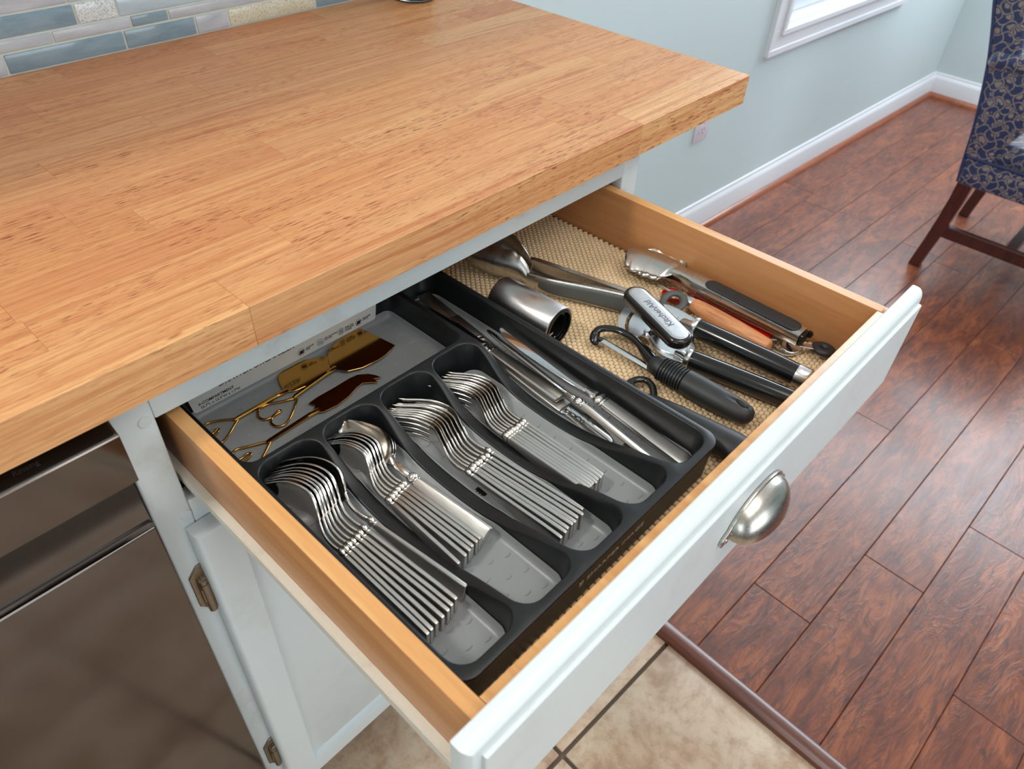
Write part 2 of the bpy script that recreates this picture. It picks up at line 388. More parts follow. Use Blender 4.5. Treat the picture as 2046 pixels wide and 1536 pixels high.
# back wall behind the counter with mosaic tile backsplash
wbk = MB().box(-3.1, -0.02, 0.6136, 0.72, 0, 2.42).build('wall_back', M['wgrout'], kind='structure')
rows = [(0.9155, 0.9375, [-1.10, -0.91, -0.7375, -0.588, -0.4855, -0.434, -0.283, -0.20, -0.02], [0, 1, 0, 0, 1, 4, 0, 0]),
        (0.9405, 0.9530, [-1.08, -0.83, -0.675, -0.574, -0.5215, -0.33, -0.19, -0.02], [1, 1, 1, 0, 1, 0, 1]),
        (0.9560, 0.9790, [-1.05, -0.90, -0.6395, -0.587, -0.42, -0.25, -0.02], [3, 0, 2, 3, 1, 3]),
        (0.9820, 1.0150, [-1.05, -0.645, -0.40, -0.22, -0.02], [1, 3, 0, 2])]
zz = 1.018; k = 0
while zz < 1.36:
    h = (0.0125, 0.022, 0.033)[k % 3]; xs = [-1.1]
    while xs[-1] < -0.2: xs.append(xs[-1] + random.choice((0.05, 0.1, 0.15, 0.19)))
    xs[-1] = -0.02; rows.append((zz, zz + h, xs, [random.randrange(5) for _ in xs])); zz += h + 0.003; k += 1
for z0, z1, xs, cs in rows:
    for i in range(len(xs) - 1):
        MB().box(xs[i] + 0.0014, xs[i + 1] - 0.0014, 0.612, 0.6225, z0, z1, 0.0009, 2).build('tile', M['tiles'][cs[i]], wbk, origin=((xs[i] + xs[i + 1]) / 2, 0.617, (z0 + z1) / 2))
MB().box(-3.1, -0.02, 0.6118, 0.6140, 1.37, 2.4).build('painted_plaster', M['wall'], wbk)

# dining room wall with the window, built around the opening
wx0, wx1, wz0, wz1 = 1.315, 2.18, 0.60, 2.00          # opening
Y0 = 0.6105
wd = MB()
for x0, x1, z0, z1 in ((-0.05, wx0, 0, 2.42), (wx1, 3.10, 0, 2.42), (wx0, wx1, 0, wz0), (wx0, wx1, wz1, 2.42)): wd.box(x0, x1, Y0, Y0 + 0.12, z0, z1)
wd = wd.build('wall_dining', M['wall'], kind='structure', smooth=0); wd.rotation_euler = (0, 0, RZ)
win = MB()
c = 0.075
# mitred picture-frame casing with a stepped profile
for (a0, a1, d0, d1) in ((0.0, c, 0.0, 0.012), (0.0, 0.018, 0.012, 0.020), (c - 0.02, c, 0.012, 0.016)):
    for x0, x1, z0, z1 in ((wx0 - a1, wx1 + a1, wz0 - a1, wz0 - a0), (wx0 - a1, wx1 + a1, wz1 + a0, wz1 + a1), (wx0 - a1, wx0 - a0, wz0 - a0, wz1 + a0), (wx1 + a0, wx1 + a1, wz0 - a0, wz1 + a0)):
        win.box(x0, x1, Y0 - d1, Y0 - d0, z0, z1, 0.0015, 1)
win = win.build('window_1', M['trim'], label='white framed dining room window with closed blinds', kind='structure'); win.rotation_euler = (0, 0, RZ)
s = MB()
for x0, x1, z0, z1, y0, y1 in ((wx0, wx1, wz0, wz0 + 0.012, Y0, Y0 + 0.10), (wx0, wx0 + 0.012, wz0, wz1, Y0, Y0 + 0.10), (wx1 - 0.012, wx1, wz0, wz1, Y0, Y0 + 0.10)): s.box(x0, x1, y0, y1, z0, z1)
s.build('jamb', M['trim'], win, smooth=0)
s = MB()
for x0, x1, z0, z1 in ((wx0 + 0.012, wx1 - 0.012, wz0 + 0.012, wz0 + 0.056), (wx0 + 0.012, wx0 + 0.05, wz0 + 0.056, wz1), (wx1 - 0.05, wx1 - 0.012, wz0 + 0.056, wz1)): s.box(x0, x1, Y0 + 0.045, Y0 + 0.08, z0, z1, 0.003, 1)
s.build('sash', M['trim'], win)
MB().box(wx0 + 0.04, wx1 - 0.04, Y0 + 0.06, Y0 + 0.064, wz0 + 0.05, wz1).build('pane', M['glass'], win, smooth=0)
for i in range(30):
    z = wz0 + 0.064 + i * 0.043
    MB().prism([(Y0 + 0.012, z), (Y0 + 0.036, z + 0.026), (Y0 + 0.0355, z + 0.0275), (Y0 + 0.0105, z + 0.0015)], wx0 + 0.02, wx1 - 0.02, axis='X').build('slat', M['trim'], win, smooth=0)

# far walls, ceiling
def wallbox(name, x0, x1, y0, y1, z0, z1, m=M['wall']):
    o = MB().box(x0, x1, y0, y1, z0, z1).build(name, m, kind='structure', smooth=0); o.rotation_euler = (0, 0, RZ); return o
wallbox('wall_right', 3.008, 3.12, -4.05, 0.61, 0, 2.42)
wallbox('wall_left', -3.15, -3.05, -4.05, 0.60, 0, 2.42)
wallbox('wall_front', -3.05, 3.0, -4.1, -4.0, 0, 2.42)
wallbox('ceiling', -3.15, 3.12, -4.1, 0.72, 2.42, 2.5, M['ceil'])
# baseboards and stained shoe moulding
def skirting(name, p0, p1, off, prof, mat):
    """prof in (distance from wall, z); p0-p1 wall line in room frame"""
    a, b = Vector(p0), Vector(p1); d = (b - a).normalized(); n = Vector((d.y, -d.x))
    rings = [[Vector((q.x + n.x * u, q.y + n.y * u, z)) for u, z in prof] for q in (a, b)]
    o = MB().loft(rings).build(name, mat, kind='structure', smooth=25); o.rotation_euler = (0, 0, RZ); return o
bp = [(0, 0), (0.014, 0), (0.014, 0.078), (0.011, 0.088), (0.006, 0.094), (0.004, 0.104), (0, 0.106)]
sp = [(0.014, 0), (0.031, 0), (0.030, 0.007), (0.026, 0.014), (0.019, 0.019), (0.014, 0.020)]
skirting('baseboard_back', (0.03, Y0), (3.008, Y0), 0, bp, M['trim'])
skirting('baseboard_right', (3.008, Y0), (3.008, -4.0), 0, bp, M['trim'])
skirting('trim_2', (0.03, Y0), (3.008, Y0), 0, sp, M['shoe'])
skirting('trim_3', (3.008, Y0), (3.008, -4.0), 0, sp, M['shoe'])

# wall outlet
q = RW(0.965, Y0, 0.338); 
ot = empty('wall_outlet', (q.x - 0.0, q.y, 0.338), RZ); tag(ot, 'white duplex outlet low on the pale wall under the counter end', 'outlet')
MB().box(-0.036, 0.036, -0.006, 0.0, 0, 0.115, 0.003, 2).build('cover_plate', M['plastic'], ot)
for z in (0.036, 0.079):
    r = MB().prism([(0.017 * math.cos(a) , z + 0.0145 * math.sin(a)) for a in [i * PI / 8 for i in range(16)]], -0.0085, -0.006, axis='Y').build('receptacle', M['plastic'], ot)
    sl = MB(); sl.box(-0.0075, -0.0055, -0.0088, -0.0084, z - 0.003, z + 0.006); sl.box(0.0055, 0.0075, -0.0088, -0.0084, z - 0.003, z + 0.005); sl.box(-0.002, 0.002, -0.0088, -0.0084, z - 0.011, z - 0.007)
    sl.build('contact_slots', M['slotblack'], r, smooth=0)
MB().lathe([(0.0, 0), (0.003, 0.0), (0.003, 0.0015), (0, 0.0015)], 10, Matrix.Translation((0, -0.0075, 0.0575))).build('screw', M['pull'], ot)

# ================================================================== COUNTERTOP
ct = empty('countertop', (-0.45, 0.3, 0.874)); tag(ct, 'long butcher block counter top of glued blond wood staves', 'countertop')
pw = 0.05107
ends = {0: [-1.38, -0.789, -0.2535, 0], 1: [-1.30, -0.9215, -0.710, -0.33, 0], 2: [-1.4, -0.925, -0.718, -0.284, 0], 3: [-1.2, -0.784, -0.547, -0.12, 0], 4: [-1.34, -0.833, -0.614, -0.20, 0],
        5: [-1.3, -1.02, -0.635, -0.10, 0], 6: [-1.3, -0.8077, -0.479, -0.05, 0], 7: [-1.25, -0.90, -0.677, -0.26, 0], 8: [-1.3, -0.98, -0.586, -0.13, 0],
        9: [-1.25, -0.76, -0.36, 0], 10: [-1.3, -0.86, -0.51, -0.17, 0], 11: [-1.3, -0.69, -0.30, 0]}
for r, xs in ends.items():
    y0 = r * pw; y1 = y0 + pw - 0.00012 if r < 11 else 0.6115
    xs = [-1.75] + xs
    for a, b in zip(xs, xs[1:]):
        b2 = b - 0.00012 if b < 0 else b
        MB().box(a, b2, y0, y1, 0.874, 0.914, 0.0005 if (r in (0,) or b == 0) else 0.00015, 1).build('stave', M['stave'], ct, origin=((a + b) / 2 - 0, (y0 + y1) / 2, 0.894)).location -= ct.location

# ================================================================== BASE CABINET WITH THE OPEN DRAWER
cab = empty('base_cabinet', (-0.56, 0.32, 0)); tag(cab, 'white painted base cabinet with its drawer pulled open under the wooden counter', 'cabinet')
CO = cab.location.copy()
def cpart(mb, name, mat, parent=None, **k):
    o = mb.build(name, mat, None, **k); o.parent = parent or cab
    return o
# everything of the cabinet is modelled in world metres, so give the empty an identity frame
cab.location = (0, 0, 0)
F = 0.0255
# carcass panels
MB().box(-0.9095, -0.8935, F + 0.019, 0.60, 0.10, 0.873).build('side_panel', M['white'], cab, smooth=0)
MB().box(-0.2245, -0.2085, F + 0.019, 0.60, 0.10, 0.873).build('side_panel', M['white'], cab, smooth=0)
MB().box(-0.8935, -0.2245, 0.585, 0.597, 0.10, 0.873).build('back_panel', M['dark'], cab, smooth=0)
MB().box(-0.8935, -0.2245, F + 0.019, 0.585, 0.10, 0.118).build('bottom_panel', M['white'], cab, smooth=0)
MB().box(-0.9095, -0.2085, 0.09, 0.105, 0.0, 0.10).build('toe_kick', M['white'], cab, smooth=0)
# face frame with soft worn edges, each stile and rail its own piece
MB().box(-0.9105, -0.8775, F, F + 0.019, 0.10, 0.8735, 0.0022, 3).build('stile', M['whiteold'], cab)
MB().box(-0.2415, -0.2075, F, F + 0.019, 0.10, 0.8735, 0.0022, 3).build('stile', M['whiteold'], cab)
MB().box(-0.8775, -0.2415, F + 0.0002, F + 0.019, 0.8322, 0.8733, 0.0012, 2).build('rail', M['whiteold'], cab)
MB().box(-0.8775, -0.2415, F + 0.0002, F + 0.019, 0.683, 0.7262, 0.0015, 2).build('rail', M['whiteold'], cab)
MB().box(-0.8775, -0.2415, F + 0.0002, F + 0.019, 0.10, 0.14, 0.0015, 2).build('rail', M['whiteold'], cab)
MB().box(-0.255, -0.2425, F + 0.019, 0.58, 0.72, 0.86).build('runner_block', M['dark'], cab, smooth=0)
# round bumper pads on the stile corners
for x, z in ((-0.8862, 0.8345), (-0.8835, 0.712)):
    MB().lathe([(0, 0.0), (0.0055, 0), (0.0058, 0.0006), (0.0052, 0.0014), (0, 0.0016)], 16, Matrix.Translation((x, F + 0.0004, z)) @ Matrix.Rotation(PI, 4, 'Z')).build('bumper_pad', M['whiteold'], cab)
# door with a raised field
D1 = F - 0.019
def rect(x0, x1, z0, z1, y): return [Vector((x0, y, z0)), Vector((x1, y, z0)), Vector((x1, y, z1)), Vector((x0, y, z1))]
dx0, dx1, dz0, dz1 = -0.889, -0.562, 0.078, 0.698
for (dx0, dx1) in ((-0.889, -0.5615), (-0.5575, -0.230)):
    rg = [rect(dx0 + 0.001, dx1 - 0.001, dz0 + 0.001, dz1 - 0.001, F - 0.0005), rect(dx0, dx1, dz0, dz1, F - 0.003), rect(dx0, dx1, dz0, dz1, D1 + 0.007)]
    for k in range(1, 6):
        a = k / 5 * PI / 2; o_ = 0.007 * (1 - math.cos(a)); rg.append(rect(dx0 + o_, dx1 - o_, dz0 + o_, dz1 - o_, D1 + 0.007 - 0.007 * math.sin(a)))
    for o_, y in ((0.0405, 0), (0.0412, 0.0050), (0.0430, 0.0085), (0.0500, 0.0070), (0.0600, 0.0030), (0.0612, 0.0022)):
        rg.append(rect(dx0 + o_, dx1 - o_, dz0 + o_, dz1 - o_, D1 + y))
    dr = MB().loft(rg).build('door', M['white'], cab, smooth=35)
    if dx0 < -0.8:
        for zh in (0.607, 0.205):
            hp = MB()
            hp.prism([(-0.9035, zh - 0.026), (-0.897, zh - 0.034), (-0.890, zh - 0.034), (-0.8885, zh - 0.02), (-0.8885, zh + 0.034), (-0.8935, zh + 0.034), (-0.9035, zh + 0.022)], F - 0.0022, F - 0.0003, 0.0005, 1, axis='Y')
            hp.tube([(-0.8935, F - 0.0055, zh - 0.036), (-0.8935, F - 0.0055, zh - 0.020), (-0.8935, F - 0.0055, zh - 0.0195), (-0.8935, F - 0.0055, zh + 0.010)], [0.0042, 0.0048, 0.0048, 0.0048], 14, up=(1, 0, 0))
            hp.tube([(-0.8935, F - 0.0055, zh + 0.0105), (-0.8935, F - 0.0055, zh + 0.016), (-0.8935, F - 0.0055, zh + 0.0165)], [0.0044, 0.0044, 0.002], 14, up=(1, 0, 0))
            hp.box(-0.8985, -0.8975, F - 0.008, F - 0.003, zh - 0.018, zh + 0.004)
            hp.box(-0.8945, -0.8885, F - 0.0075, F - 0.002, zh - 0.014, zh + 0.018, 0.0004, 1)
            hp.build('hinge', M['hinge'], dr, label='antique nickel hinge knuckle')
# ---- drawer (part) with its own pieces (sub-parts)
dw = empty('drawer'); dw.parent = cab
DXL, DXR, T = -0.8662, -0.2535, 0.0134
yb_, yf_ = 0.158, -0.3365
MB().box(DXL, DXL + T, yf_ + 0.0005, yb_, 0.7385, 0.822, 0.0009, 2).build('side_board', M['maple_side'], dw)
MB().box(DXR - T, DXR, yf_ - 0.004, yb_, 0.7385, 0.822, 0.0009, 2).build('side_board', M['maple_side'], dw)
for xe in (DXL, DXR - T): MB().box(xe + 0.0004, xe + T - 0.0004, yf_ + 0.002, yb_ - 0.001, 0.8216, 0.8223, 0.0002, 1).build('top_edge', M['maple'], dw)
MB().box(DXL + T, DXR - T, yb_ - T, yb_, 0.745, 0.815, 0.0009, 2).build('back_board', M['maple_side'], dw)
MB().box(DXL + T - 0.003, DXR - T + 0.003, yf_ + 0.003, yb_ - 0.003, 0.7425, 0.7475).build('bottom_board', M['hardboard'], dw, smooth=0)
# front board lies in the racked line of the drawer front
SK = -0.0105
fb = MB().prism([(DXL + T + 0.0003, -0.3235), (DXR - T - 0.0003, -0.3305), (DXR - T - 0.0003, -0.3445), (DXL + T + 0.0003, -0.3362)], 0.7385, 0.8221, 0.0008, 2).build('front_board', M['maple'], dw)
# slides
for sx, x0 in ((-1, DXL), (1, DXR)):
    x1 = x0 + sx * 0.0068
    MB().box(min(x0, x1), max(x0, x1), yf_ + 0.003, yb_, 0.7535, 0.7548, 0.0003, 1).box(min(x1 - 0.0012, x1), max(x1 - 0.0012, x1), yf_ + 0.003, yb_, 0.7435, 0.7546, 0.0003, 1).build('slide_rail', M['cream'], dw)
# applied front with rounded, stepped edge
fx0, fx1, fz0, fz1 = 0.0, 0.6625, 0.7125, 0.8432
fr = empty('drawer_front'); 
def frect(i, y):
    return [Vector((fx0 + i, y, fz0 + i)), Vector((fx1 - i, y, fz0 + i)), Vector((fx1 - i, y, fz1 - i)), Vector((fx0 + i, y, fz1 - i))]
rg = [frect(0.0008, 0.0), frect(0, -0.001), frect(0, -0.006)]
for k in range(1, 8):
    a = k / 7 * PI / 2; rg.append(frect(0.0105 * (1 - math.cos(a)), -0.006 - 0.0095 * math.sin(a)))
rg += [frect(0.0112, -0.0156), frect(0.0114, -0.0185), frect(0.0122, -0.0192)]
bpy.data.objects.remove(fr, do_unlink=True)
fro = MB().loft(rg).build('drawer_front', M['white'], dw, smooth=32)
fro.location = (-0.8895, -0.3362, 0); fro.rotation_euler = (0, 0, -0.0118)
# cup pull
mb = MB(); n = 24; m = 10; L = 0.0475; H = 0.034; P = 0.025
rg = []
for j in range(n + 1):
    th = PI * j / n                                   # across the length, end to end
    x = -L * math.cos(th); sc = math.sin(th) ** 0.75 if 0 < j < n else 0.0
    ring = []
    for i in range(m + 1):
        ph = PI / 2 * i / m                           # from the wall at the top, down and out to the lip
        ring.append(Vector((x, -0.002 - P * sc * math.sin(ph) , H * sc * math.cos(ph) * 1.0)))
    ring += [Vector((p.x * 0.965, -0.002 - (-(p.y) - 0.002) * 0.94, p.z * 0.94 + 0.0000)) for p in ring[::-1]]
    rg.append(ring)
mb.loft(rg)
pl = mb.build('cup_pull', M['pull'], dw, smooth=60, label='satin nickel cup pull')
fm = MB()                                             # back flange with screw ears
out = [(-0.0585, -0.004), (-0.060, 0.001), (-0.0575, 0.0075), (-0.049, 0.012)]
out += [(-0.0505 * math.cos(PI * i / 16), 0.0375 * math.sin(PI * i / 16) ** 0.8 + 0.001) for i in range(2, 15)]
out += [(0.049, 0.012), (0.0575, 0.0075), (0.060, 0.001), (0.0585, -0.004), (0.047, -0.004), (0.0465, 0.0)]
out += [(0.0445 * math.cos(PI * i / 16), 0.0315 * math.sin(PI * i / 16) ** 0.8) for i in range(2, 15)] + [(-0.0465, 0.0), (-0.047, -0.004)]
fm.prism(out, -0.0032, 0.0, 0.0008, 2, axis='Y')
for sx in (-1, 1): fm.lathe([(0, 0), (0.0028, 0), (0.0026, 0.0014), (0, 0.002)], 12, Matrix.Translation((sx * 0.0535, -0.0030, 0.003)) @ Matrix.Rotation(PI, 4, 'Z'))
f2 = fm.build('pull_flange', M['pull'], dw, smooth=40)
for o in (pl, f2):
    o.location = (-0.5595, -0.3596, 0.7765); o.rotation_euler = (0, 0, -0.0118); o.scale = (0.88, 0.95, 0.90)

# ================================================================== NON-SLIP LINER
def liner():
    mb = MB(); bm = mb.bm
    x0, x1, y0, y1 = DXL + T + 0.001, DXR - T - 0.001, -0.3265, yb_ - T - 0.004
    vv = [bm.verts.new(p) for p in ((x0, y0, 0.7480), (x1, y0, 0.7480), (x1, y1, 0.7480), (x0, y1, 0.7480))]; bm.faces.new(vv)
    px, py = 0.0076, 0.0045; j = 0; y = y0 + 0.002
    V = bm.verts.new; Fc = bm.faces.new
    while y < y1 - 0.002:
        x = x0 + 0.0040 + (px / 2 if j % 2 else 0); full = (y < -0.285)
        while x < x1 - 0.002:
            if full or x > -0.526:
                if y < -0.285 or x > -0.526:
                    a, b = px * 0.405, py * 0.50; h = 0.7503 + 0.0002 * math.sin(x * 900 + y * 700)
                    r0 = [V((x + a * cx, y + b * cy, 0.7482)) for cx, cy in ((-1, -.6), (-.7, -1), (.7, -1), (1, -.6), (1, .6), (.7, 1), (-.7, 1), (-1, .6))]
                    r1 = [V((x + a * cx * 0.92, y + b * cy * 0.94, h - 0.0005)) for cx, cy in ((-1, -.6), (-.7, -1), (.7, -1), (1, -.6), (1, .6), (.7, 1), (-.7, 1), (-1, .6))]
                    r2 = [V((x + a * cx * 0.55, y + b * cy * 0.55, h)) for cx, cy in ((-1, -.6), (-.7, -1), (.7, -1), (1, -.6), (1, .6), (.7, 1), (-.7, 1), (-1, .6))]
                    for p, q in ((r0, r1), (r1, r2)):
                        for k in range(8): Fc((p[k], p[(k + 1) % 8], q[(k + 1) % 8], q[k]))
                    Fc(r2)
            x += px
        y += py; j += 1
    return mb.build('drawer_liner', M['liner'], smooth=80, label='beige beaded non-slip liner covering the drawer bottom', cat='liner')
lin_o = liner()
lin_o.data.materials.append(M['hardboard'])
lin_o.data.polygons[0].material_index = 1

# ================================================================== CUTLERY TRAY
tray = empty('cutlery_tray', (0, 0, 0)); tag(tray, 'charcoal plastic six-compartment cutlery tray with grey lining', 'cutlery tray')
RIM, FLO = 0.7925, 0.7555
slots = [(-0.8400, -0.7795, -0.2950, -0.0400), (-0.7745, -0.7150, -0.2950, -0.0400), (-0.7095, -0.6490, -0.2950, -0.0400), (-0.6440, -0.5855, -0.2950, -0.0400),
         (-0.5800, -0.5265, -0.2950, 0.0890), (-0.8400, -0.5855, -0.0345, 0.0890)]
rads = [0.0175] * 5 + [0.013]
outer = (-0.8475, -0.5195, -0.3035, 0.0975)
divs = (-0.7770, -0.71225, -0.6465, -0.58275)
def ztop(x, y):
    for d in divs:
        if abs(x - d) < 0.0060 and -0.288 < y < -0.045:
            return smooth_tab([(-0.288, RIM), (-0.275, 0.7895), (-0.250, 0.7815), (-0.220, 0.7700), (-0.190, 0.7625), (-0.150, 0.7600), (-0.110, 0.7630), (-0.088, 0.7710), (-0.068, 0.7850), (-0.055, 0.7915), (-0.045, RIM)], y)
    return RIM
def rrect(x0, x1, y0, y1, r, off=0.0, step=0.007, nc=7):
    """same point count for any off; corners keep their centres"""
    pts = []; re = max(r - off, 0.0008)
    cs = ((x1 - r, y0 + r, -PI / 2), (x1 - r, y1 - r, 0), (x0 + r, y1 - r, PI / 2), (x0 + r, y0 + r, PI))
    nx = max(2, int((x1 - x0 - 2 * r) / step)); ny = max(2, int((y1 - y0 - 2 * r) / step))
    for ci, (cx, cy, a0) in enumerate(cs):
        for k in range(nc + 1):
            a = a0 + PI / 2 * k / nc; pts.append((cx + re * math.cos(a), cy + re * math.sin(a)))
        nn = ny if ci % 2 == 0 else nx
        cx2, cy2, a2 = cs[(ci + 1) % 4]
        p = pts[-1]; q2 = (cx2 + re * math.cos(a2), cy2 + re * math.sin(a2))
        for k in range(1, nn): pts.append((p[0] + (q2[0] - p[0]) * k / nn, p[1] + (q2[1] - p[1]) * k / nn))
    return pts
def inr(p, x0, x1, y0, y1, r):
    x, y = p
    if not (x0 < x < x1 and y0 < y < y1): return False
    cx = min(max(x, x0 + r), x1 - r); cy = min(max(y, y0 + r), y1 - r)
    return (x - cx) ** 2 + (y - cy) ** 2 < r * r
def pip(p, poly):
    c_ = False; j = len(poly) - 1
    for i in range(len(poly)):
        if (poly[i][1] > p[1]) != (poly[j][1] > p[1]) and p[0] < (poly[j][0] - poly[i][0]) * (p[1] - poly[i][1]) / (poly[j][1] - poly[i][1]) + poly[i][0]: c_ = not c_
        j = i
    return c_
def rr_var(s_, r_, offs):
    """rounded rectangle with its own inset at every point (the walls have draft)"""
    p0 = rrect(*s_, r_, 0.0); p1 = rrect(*s_, r_, 0.001)
    return [(a[0] + (b[0] - a[0]) * 1000 * o_, a[1] + (b[1] - a[1]) * 1000 * o_) for a, b, o_ in zip(p0, p1, offs)]
DR = 0.115
mb = MB(); bm = mb.bm
zts = [[ztop(x, y) for x, y in rrect(*s_, r_, 0.0)] for s_, r_ in zip(slots, rads)]
holes = [rr_var(s_, r_, [-0.0012 + DR * (RIM - z) for z in zt]) for s_, r_, zt in zip(slots, rads, zts)]
outl = rrect(*outer, 0.0165, 0.0012, 0.006)
vs = [Vector(p) for p in outl]; zv = [RIM] * len(outl); es = [(i, (i + 1) % len(outl)) for i in range(len(outl))]
for lp, zt in zip(holes, zts):
    b0 = len(vs); vs += [Vector(p) for p in lp]; zv += zt; es += [(b0 + i, b0 + (i + 1) % len(lp)) for i in range(len(lp))]
ov, oe, of, oiv, _, _ = geometry.delaunay_2d_cdt(vs, es, [], 0, 1e-7)
bv = [bm.verts.new((p.x, p.y, zv[oiv[i][0]] if oiv[i] else RIM)) for i, p in enumerate(ov)]
for f_ in of:
    c_ = sum((ov[i] for i in f_), Vector((0, 0))) / len(f_)
    if pip(c_, outl) and not any(pip(c_, h_) for h_ in holes): bm.faces.new([bv[i] for i in f_])
for v in [v for v in bm.verts if not v.link_faces]: bm.verts.remove(v)
for s_, r_, zt in zip(slots, rads, zts):
    rg = []
    for off, dz in ((-0.0012, 0.0), (-0.0005, -0.0002), (0.0001, -0.0008), (0.0005, -0.0018)):
        rg.append([Vector((x, y, z + dz)) for (x, y), z in zip(rr_var(s_, r_, [off + DR * (RIM - z) for z in zt]), zt)])
    for t, fo in ((0.4, 0), (0.75, 0), (0.93, 0.0012), (1.0, 0.005)):
        zz_ = [z - 0.0018 + (FLO - z + 0.0018) * t for z in zt]
        rg.append([Vector((x, y, z)) for (x, y), z in zip(rr_var(s_, r_, [0.0005 + fo + DR * (RIM - z) for z in zz_]), zz_)])
    mb.loft(rg, False, True)
rg = []
for off, z in ((0.0012, RIM), (0.0004, RIM - 0.0004), (0.0, RIM - 0.0014), (0.0003, RIM - 0.006), (0.0016, RIM - 0.0075), (0.003, 0.7515)):
    rg.append([Vector((x, y, z)) for x, y in rrect(*outer, 0.0165, off, 0.006)])
mb.loft(rg, False, False)
bmesh.ops.remove_doubles(bm, verts=bm.verts, dist=1e-6)
bmesh.ops.recalc_face_normals(bm, faces=bm.faces)
mb.build('tray_body', M['tray'], tray, smooth=38)
for s_, r_ in zip(slots, rads):
    rg = []
    if s_[3] < 0: s_ = (s_[0], s_[1], s_[2], s_[3] - 0.010)
    elif s_[0] > -0.6: s_ = (s_[0], s_[1], s_[2], s_[3] - 0.008)
    zt = [ztop(x, y) for x, y in rrect(*s_, r_, 0.0)]
    for off, z in ((0.0042, 0.7660), (0.0047, 0.7661), (0.0056, 0.7610), (0.0075, 0.7578), (0.0110, 0.7567)):
        rg.append([Vector((x, y, min(z, a_ - 0.0012))) for (x, y), a_ in zip(rrect(*s_, r_, off), zt)])
    mb = MB().loft(rg, False, True)
    mb.build('lining', M['mat'], tray, smooth=60)
mb = MB()
for si, (x0, x1, y0, y1) in enumerate(slots):
    nx = 3 if si < 5 else 14; px = (x1 - x0 - 0.016) / nx; py = 0.0205
    for i in range(nx):
        y = y0 + 0.013 + (i % 2) * py / 2 + (0.005 if i % 3 == 2 else 0)
        while y < y1 - 0.012:
            cx = x0 + 0.008 + (i + 0.5) * px; pts = []
            for k in range(5):
                u = (k / 4 - 0.5) * 2; pts.append(Vector((cx + u * 0.0036, y + 0.0008 * u * u, 0.7567)))
            mb.tube(pts, [0.0004, 0.0008, 0.0008, 0.0008, 0.0004], 6, 1.0)
            y += py
mb.build('grip_ridges', M['mat'], tray, smooth=60, kind='stuff')
for x, y in ((-0.8230, -0.1780), (-0.7600, -0.1725), (-0.6985, -0.1725), (-0.6365, -0.1730), (-0.5560, -0.2330)):
    mb = MB().box(x - 0.0055, x + 0.0055, y - 0.006, y + 0.006, 0.7560, 0.7573, 0.0004, 1)
    for k in range(3): mb.box(x - 0.004, x + 0.004, y - 0.004 + k * 0.003, y - 0.003 + k * 0.003, 0.757, 0.7578)
    mb.build('clip_slot', M['slotblack'], tray)
# printed sticker on the back wall of the wide compartment
st = MB().prism([(-0.8285, 0.7648), (-0.8265, 0.7628), (-0.611, 0.7628), (-0.609, 0.7648), (-0.6055, 0.7905), (-0.832, 0.7905)], 0.0862, 0.0866, axis='Y').build('sticker', M['paper'], tray, smooth=0)
def stx(body, x, z, size, bold=0.0, width=1.0):
    text(body, size, M['ink'], 'print', st, frame((x, 0.0860, z), (1, 0, 0), (0, 0, 1)), 0.00008, bold, width=width)
stx('6-COMPARTMENT', -0.8225, 0.7698, 0.0046, 0.00006)
stx('15.7"L x 12.5"W x 1.7"H', -0.8215, 0.7650, 0.0042, 0.00004)
stx('DRAWER ORGANIZER', -0.7990, 0.7802, 0.0085, 0.0001, 1.0)
for x, ls in ((-0.7065, ('NON-SLIP', 'BASE')), (-0.6830, ('FITS STANDARD', 'DRAWER')), (-0.6560, ('IDEAL FOR', 'FLATWARE', '& MORE')), (-0.6325, ('TEXTURED', 'LINING'))):
    mb = MB(); mb.tube([(x + 0.0042 * math.cos(a), 0.0860, 0.7700 + 0.0042 * math.sin(a)) for a in [i * PI / 12 for i in range(24)]], 0.00016, 5, up=(0, 1, 0), closed=True)
    for k in range(3):
        if 'FITS' in ls[0]: mb.box(x - 0.0028, x + 0.0028, 0.0858, 0.0861, 0.7680 + k * 0.0016, 0.7683 + k * 0.0016)
        elif 'IDEAL' in ls[0]: mb.box(x - 0.002 + k * 0.0018, x - 0.0014 + k * 0.0018, 0.0858, 0.0861, 0.7672, 0.7728)
        else: mb.prism([(x - 0.003 + k * 0.0018, 0.7680), (x - 0.0018 + k * 0.0018, 0.7672), (x - 0.0002 + k * 0.0018, 0.7715), (x - 0.0014 + k * 0.0018, 0.7724)], 0.0858, 0.0861, axis='Y')
    mb.build('icon', M['ink'], st, smooth=0)
    for k, w in enumerate(ls): stx(w, x + 0.0056, 0.7712 - k * 0.0022, 0.0023, 0.00003)
st.location = (0, -0.0026, 0)
text('SHARPER IMAGE', 0.0064, M['greyink'], 'lettering', tray, frame((-0.7150, -0.3036, 0.7775), (1, 0, 0), (0, 0, 1)), 0.0001, 0, width=1.62)
mb = MB(); mb.prism([(-0.7235, 0.7775), (-0.7205, 0.7775), (-0.7205, 0.7790), (-0.7222, 0.7820), (-0.7235, 0.7820)], -0.3038, -0.3034, axis='Y'); mb.prism([(-0.7215, 0.7795), (-0.7190, 0.7785), (-0.7190, 0.7820), (-0.7205, 0.7820)], -0.3038, -0.3034, axis='Y')
mb.build('logo_mark', M['greyink'], tray, smooth=0)

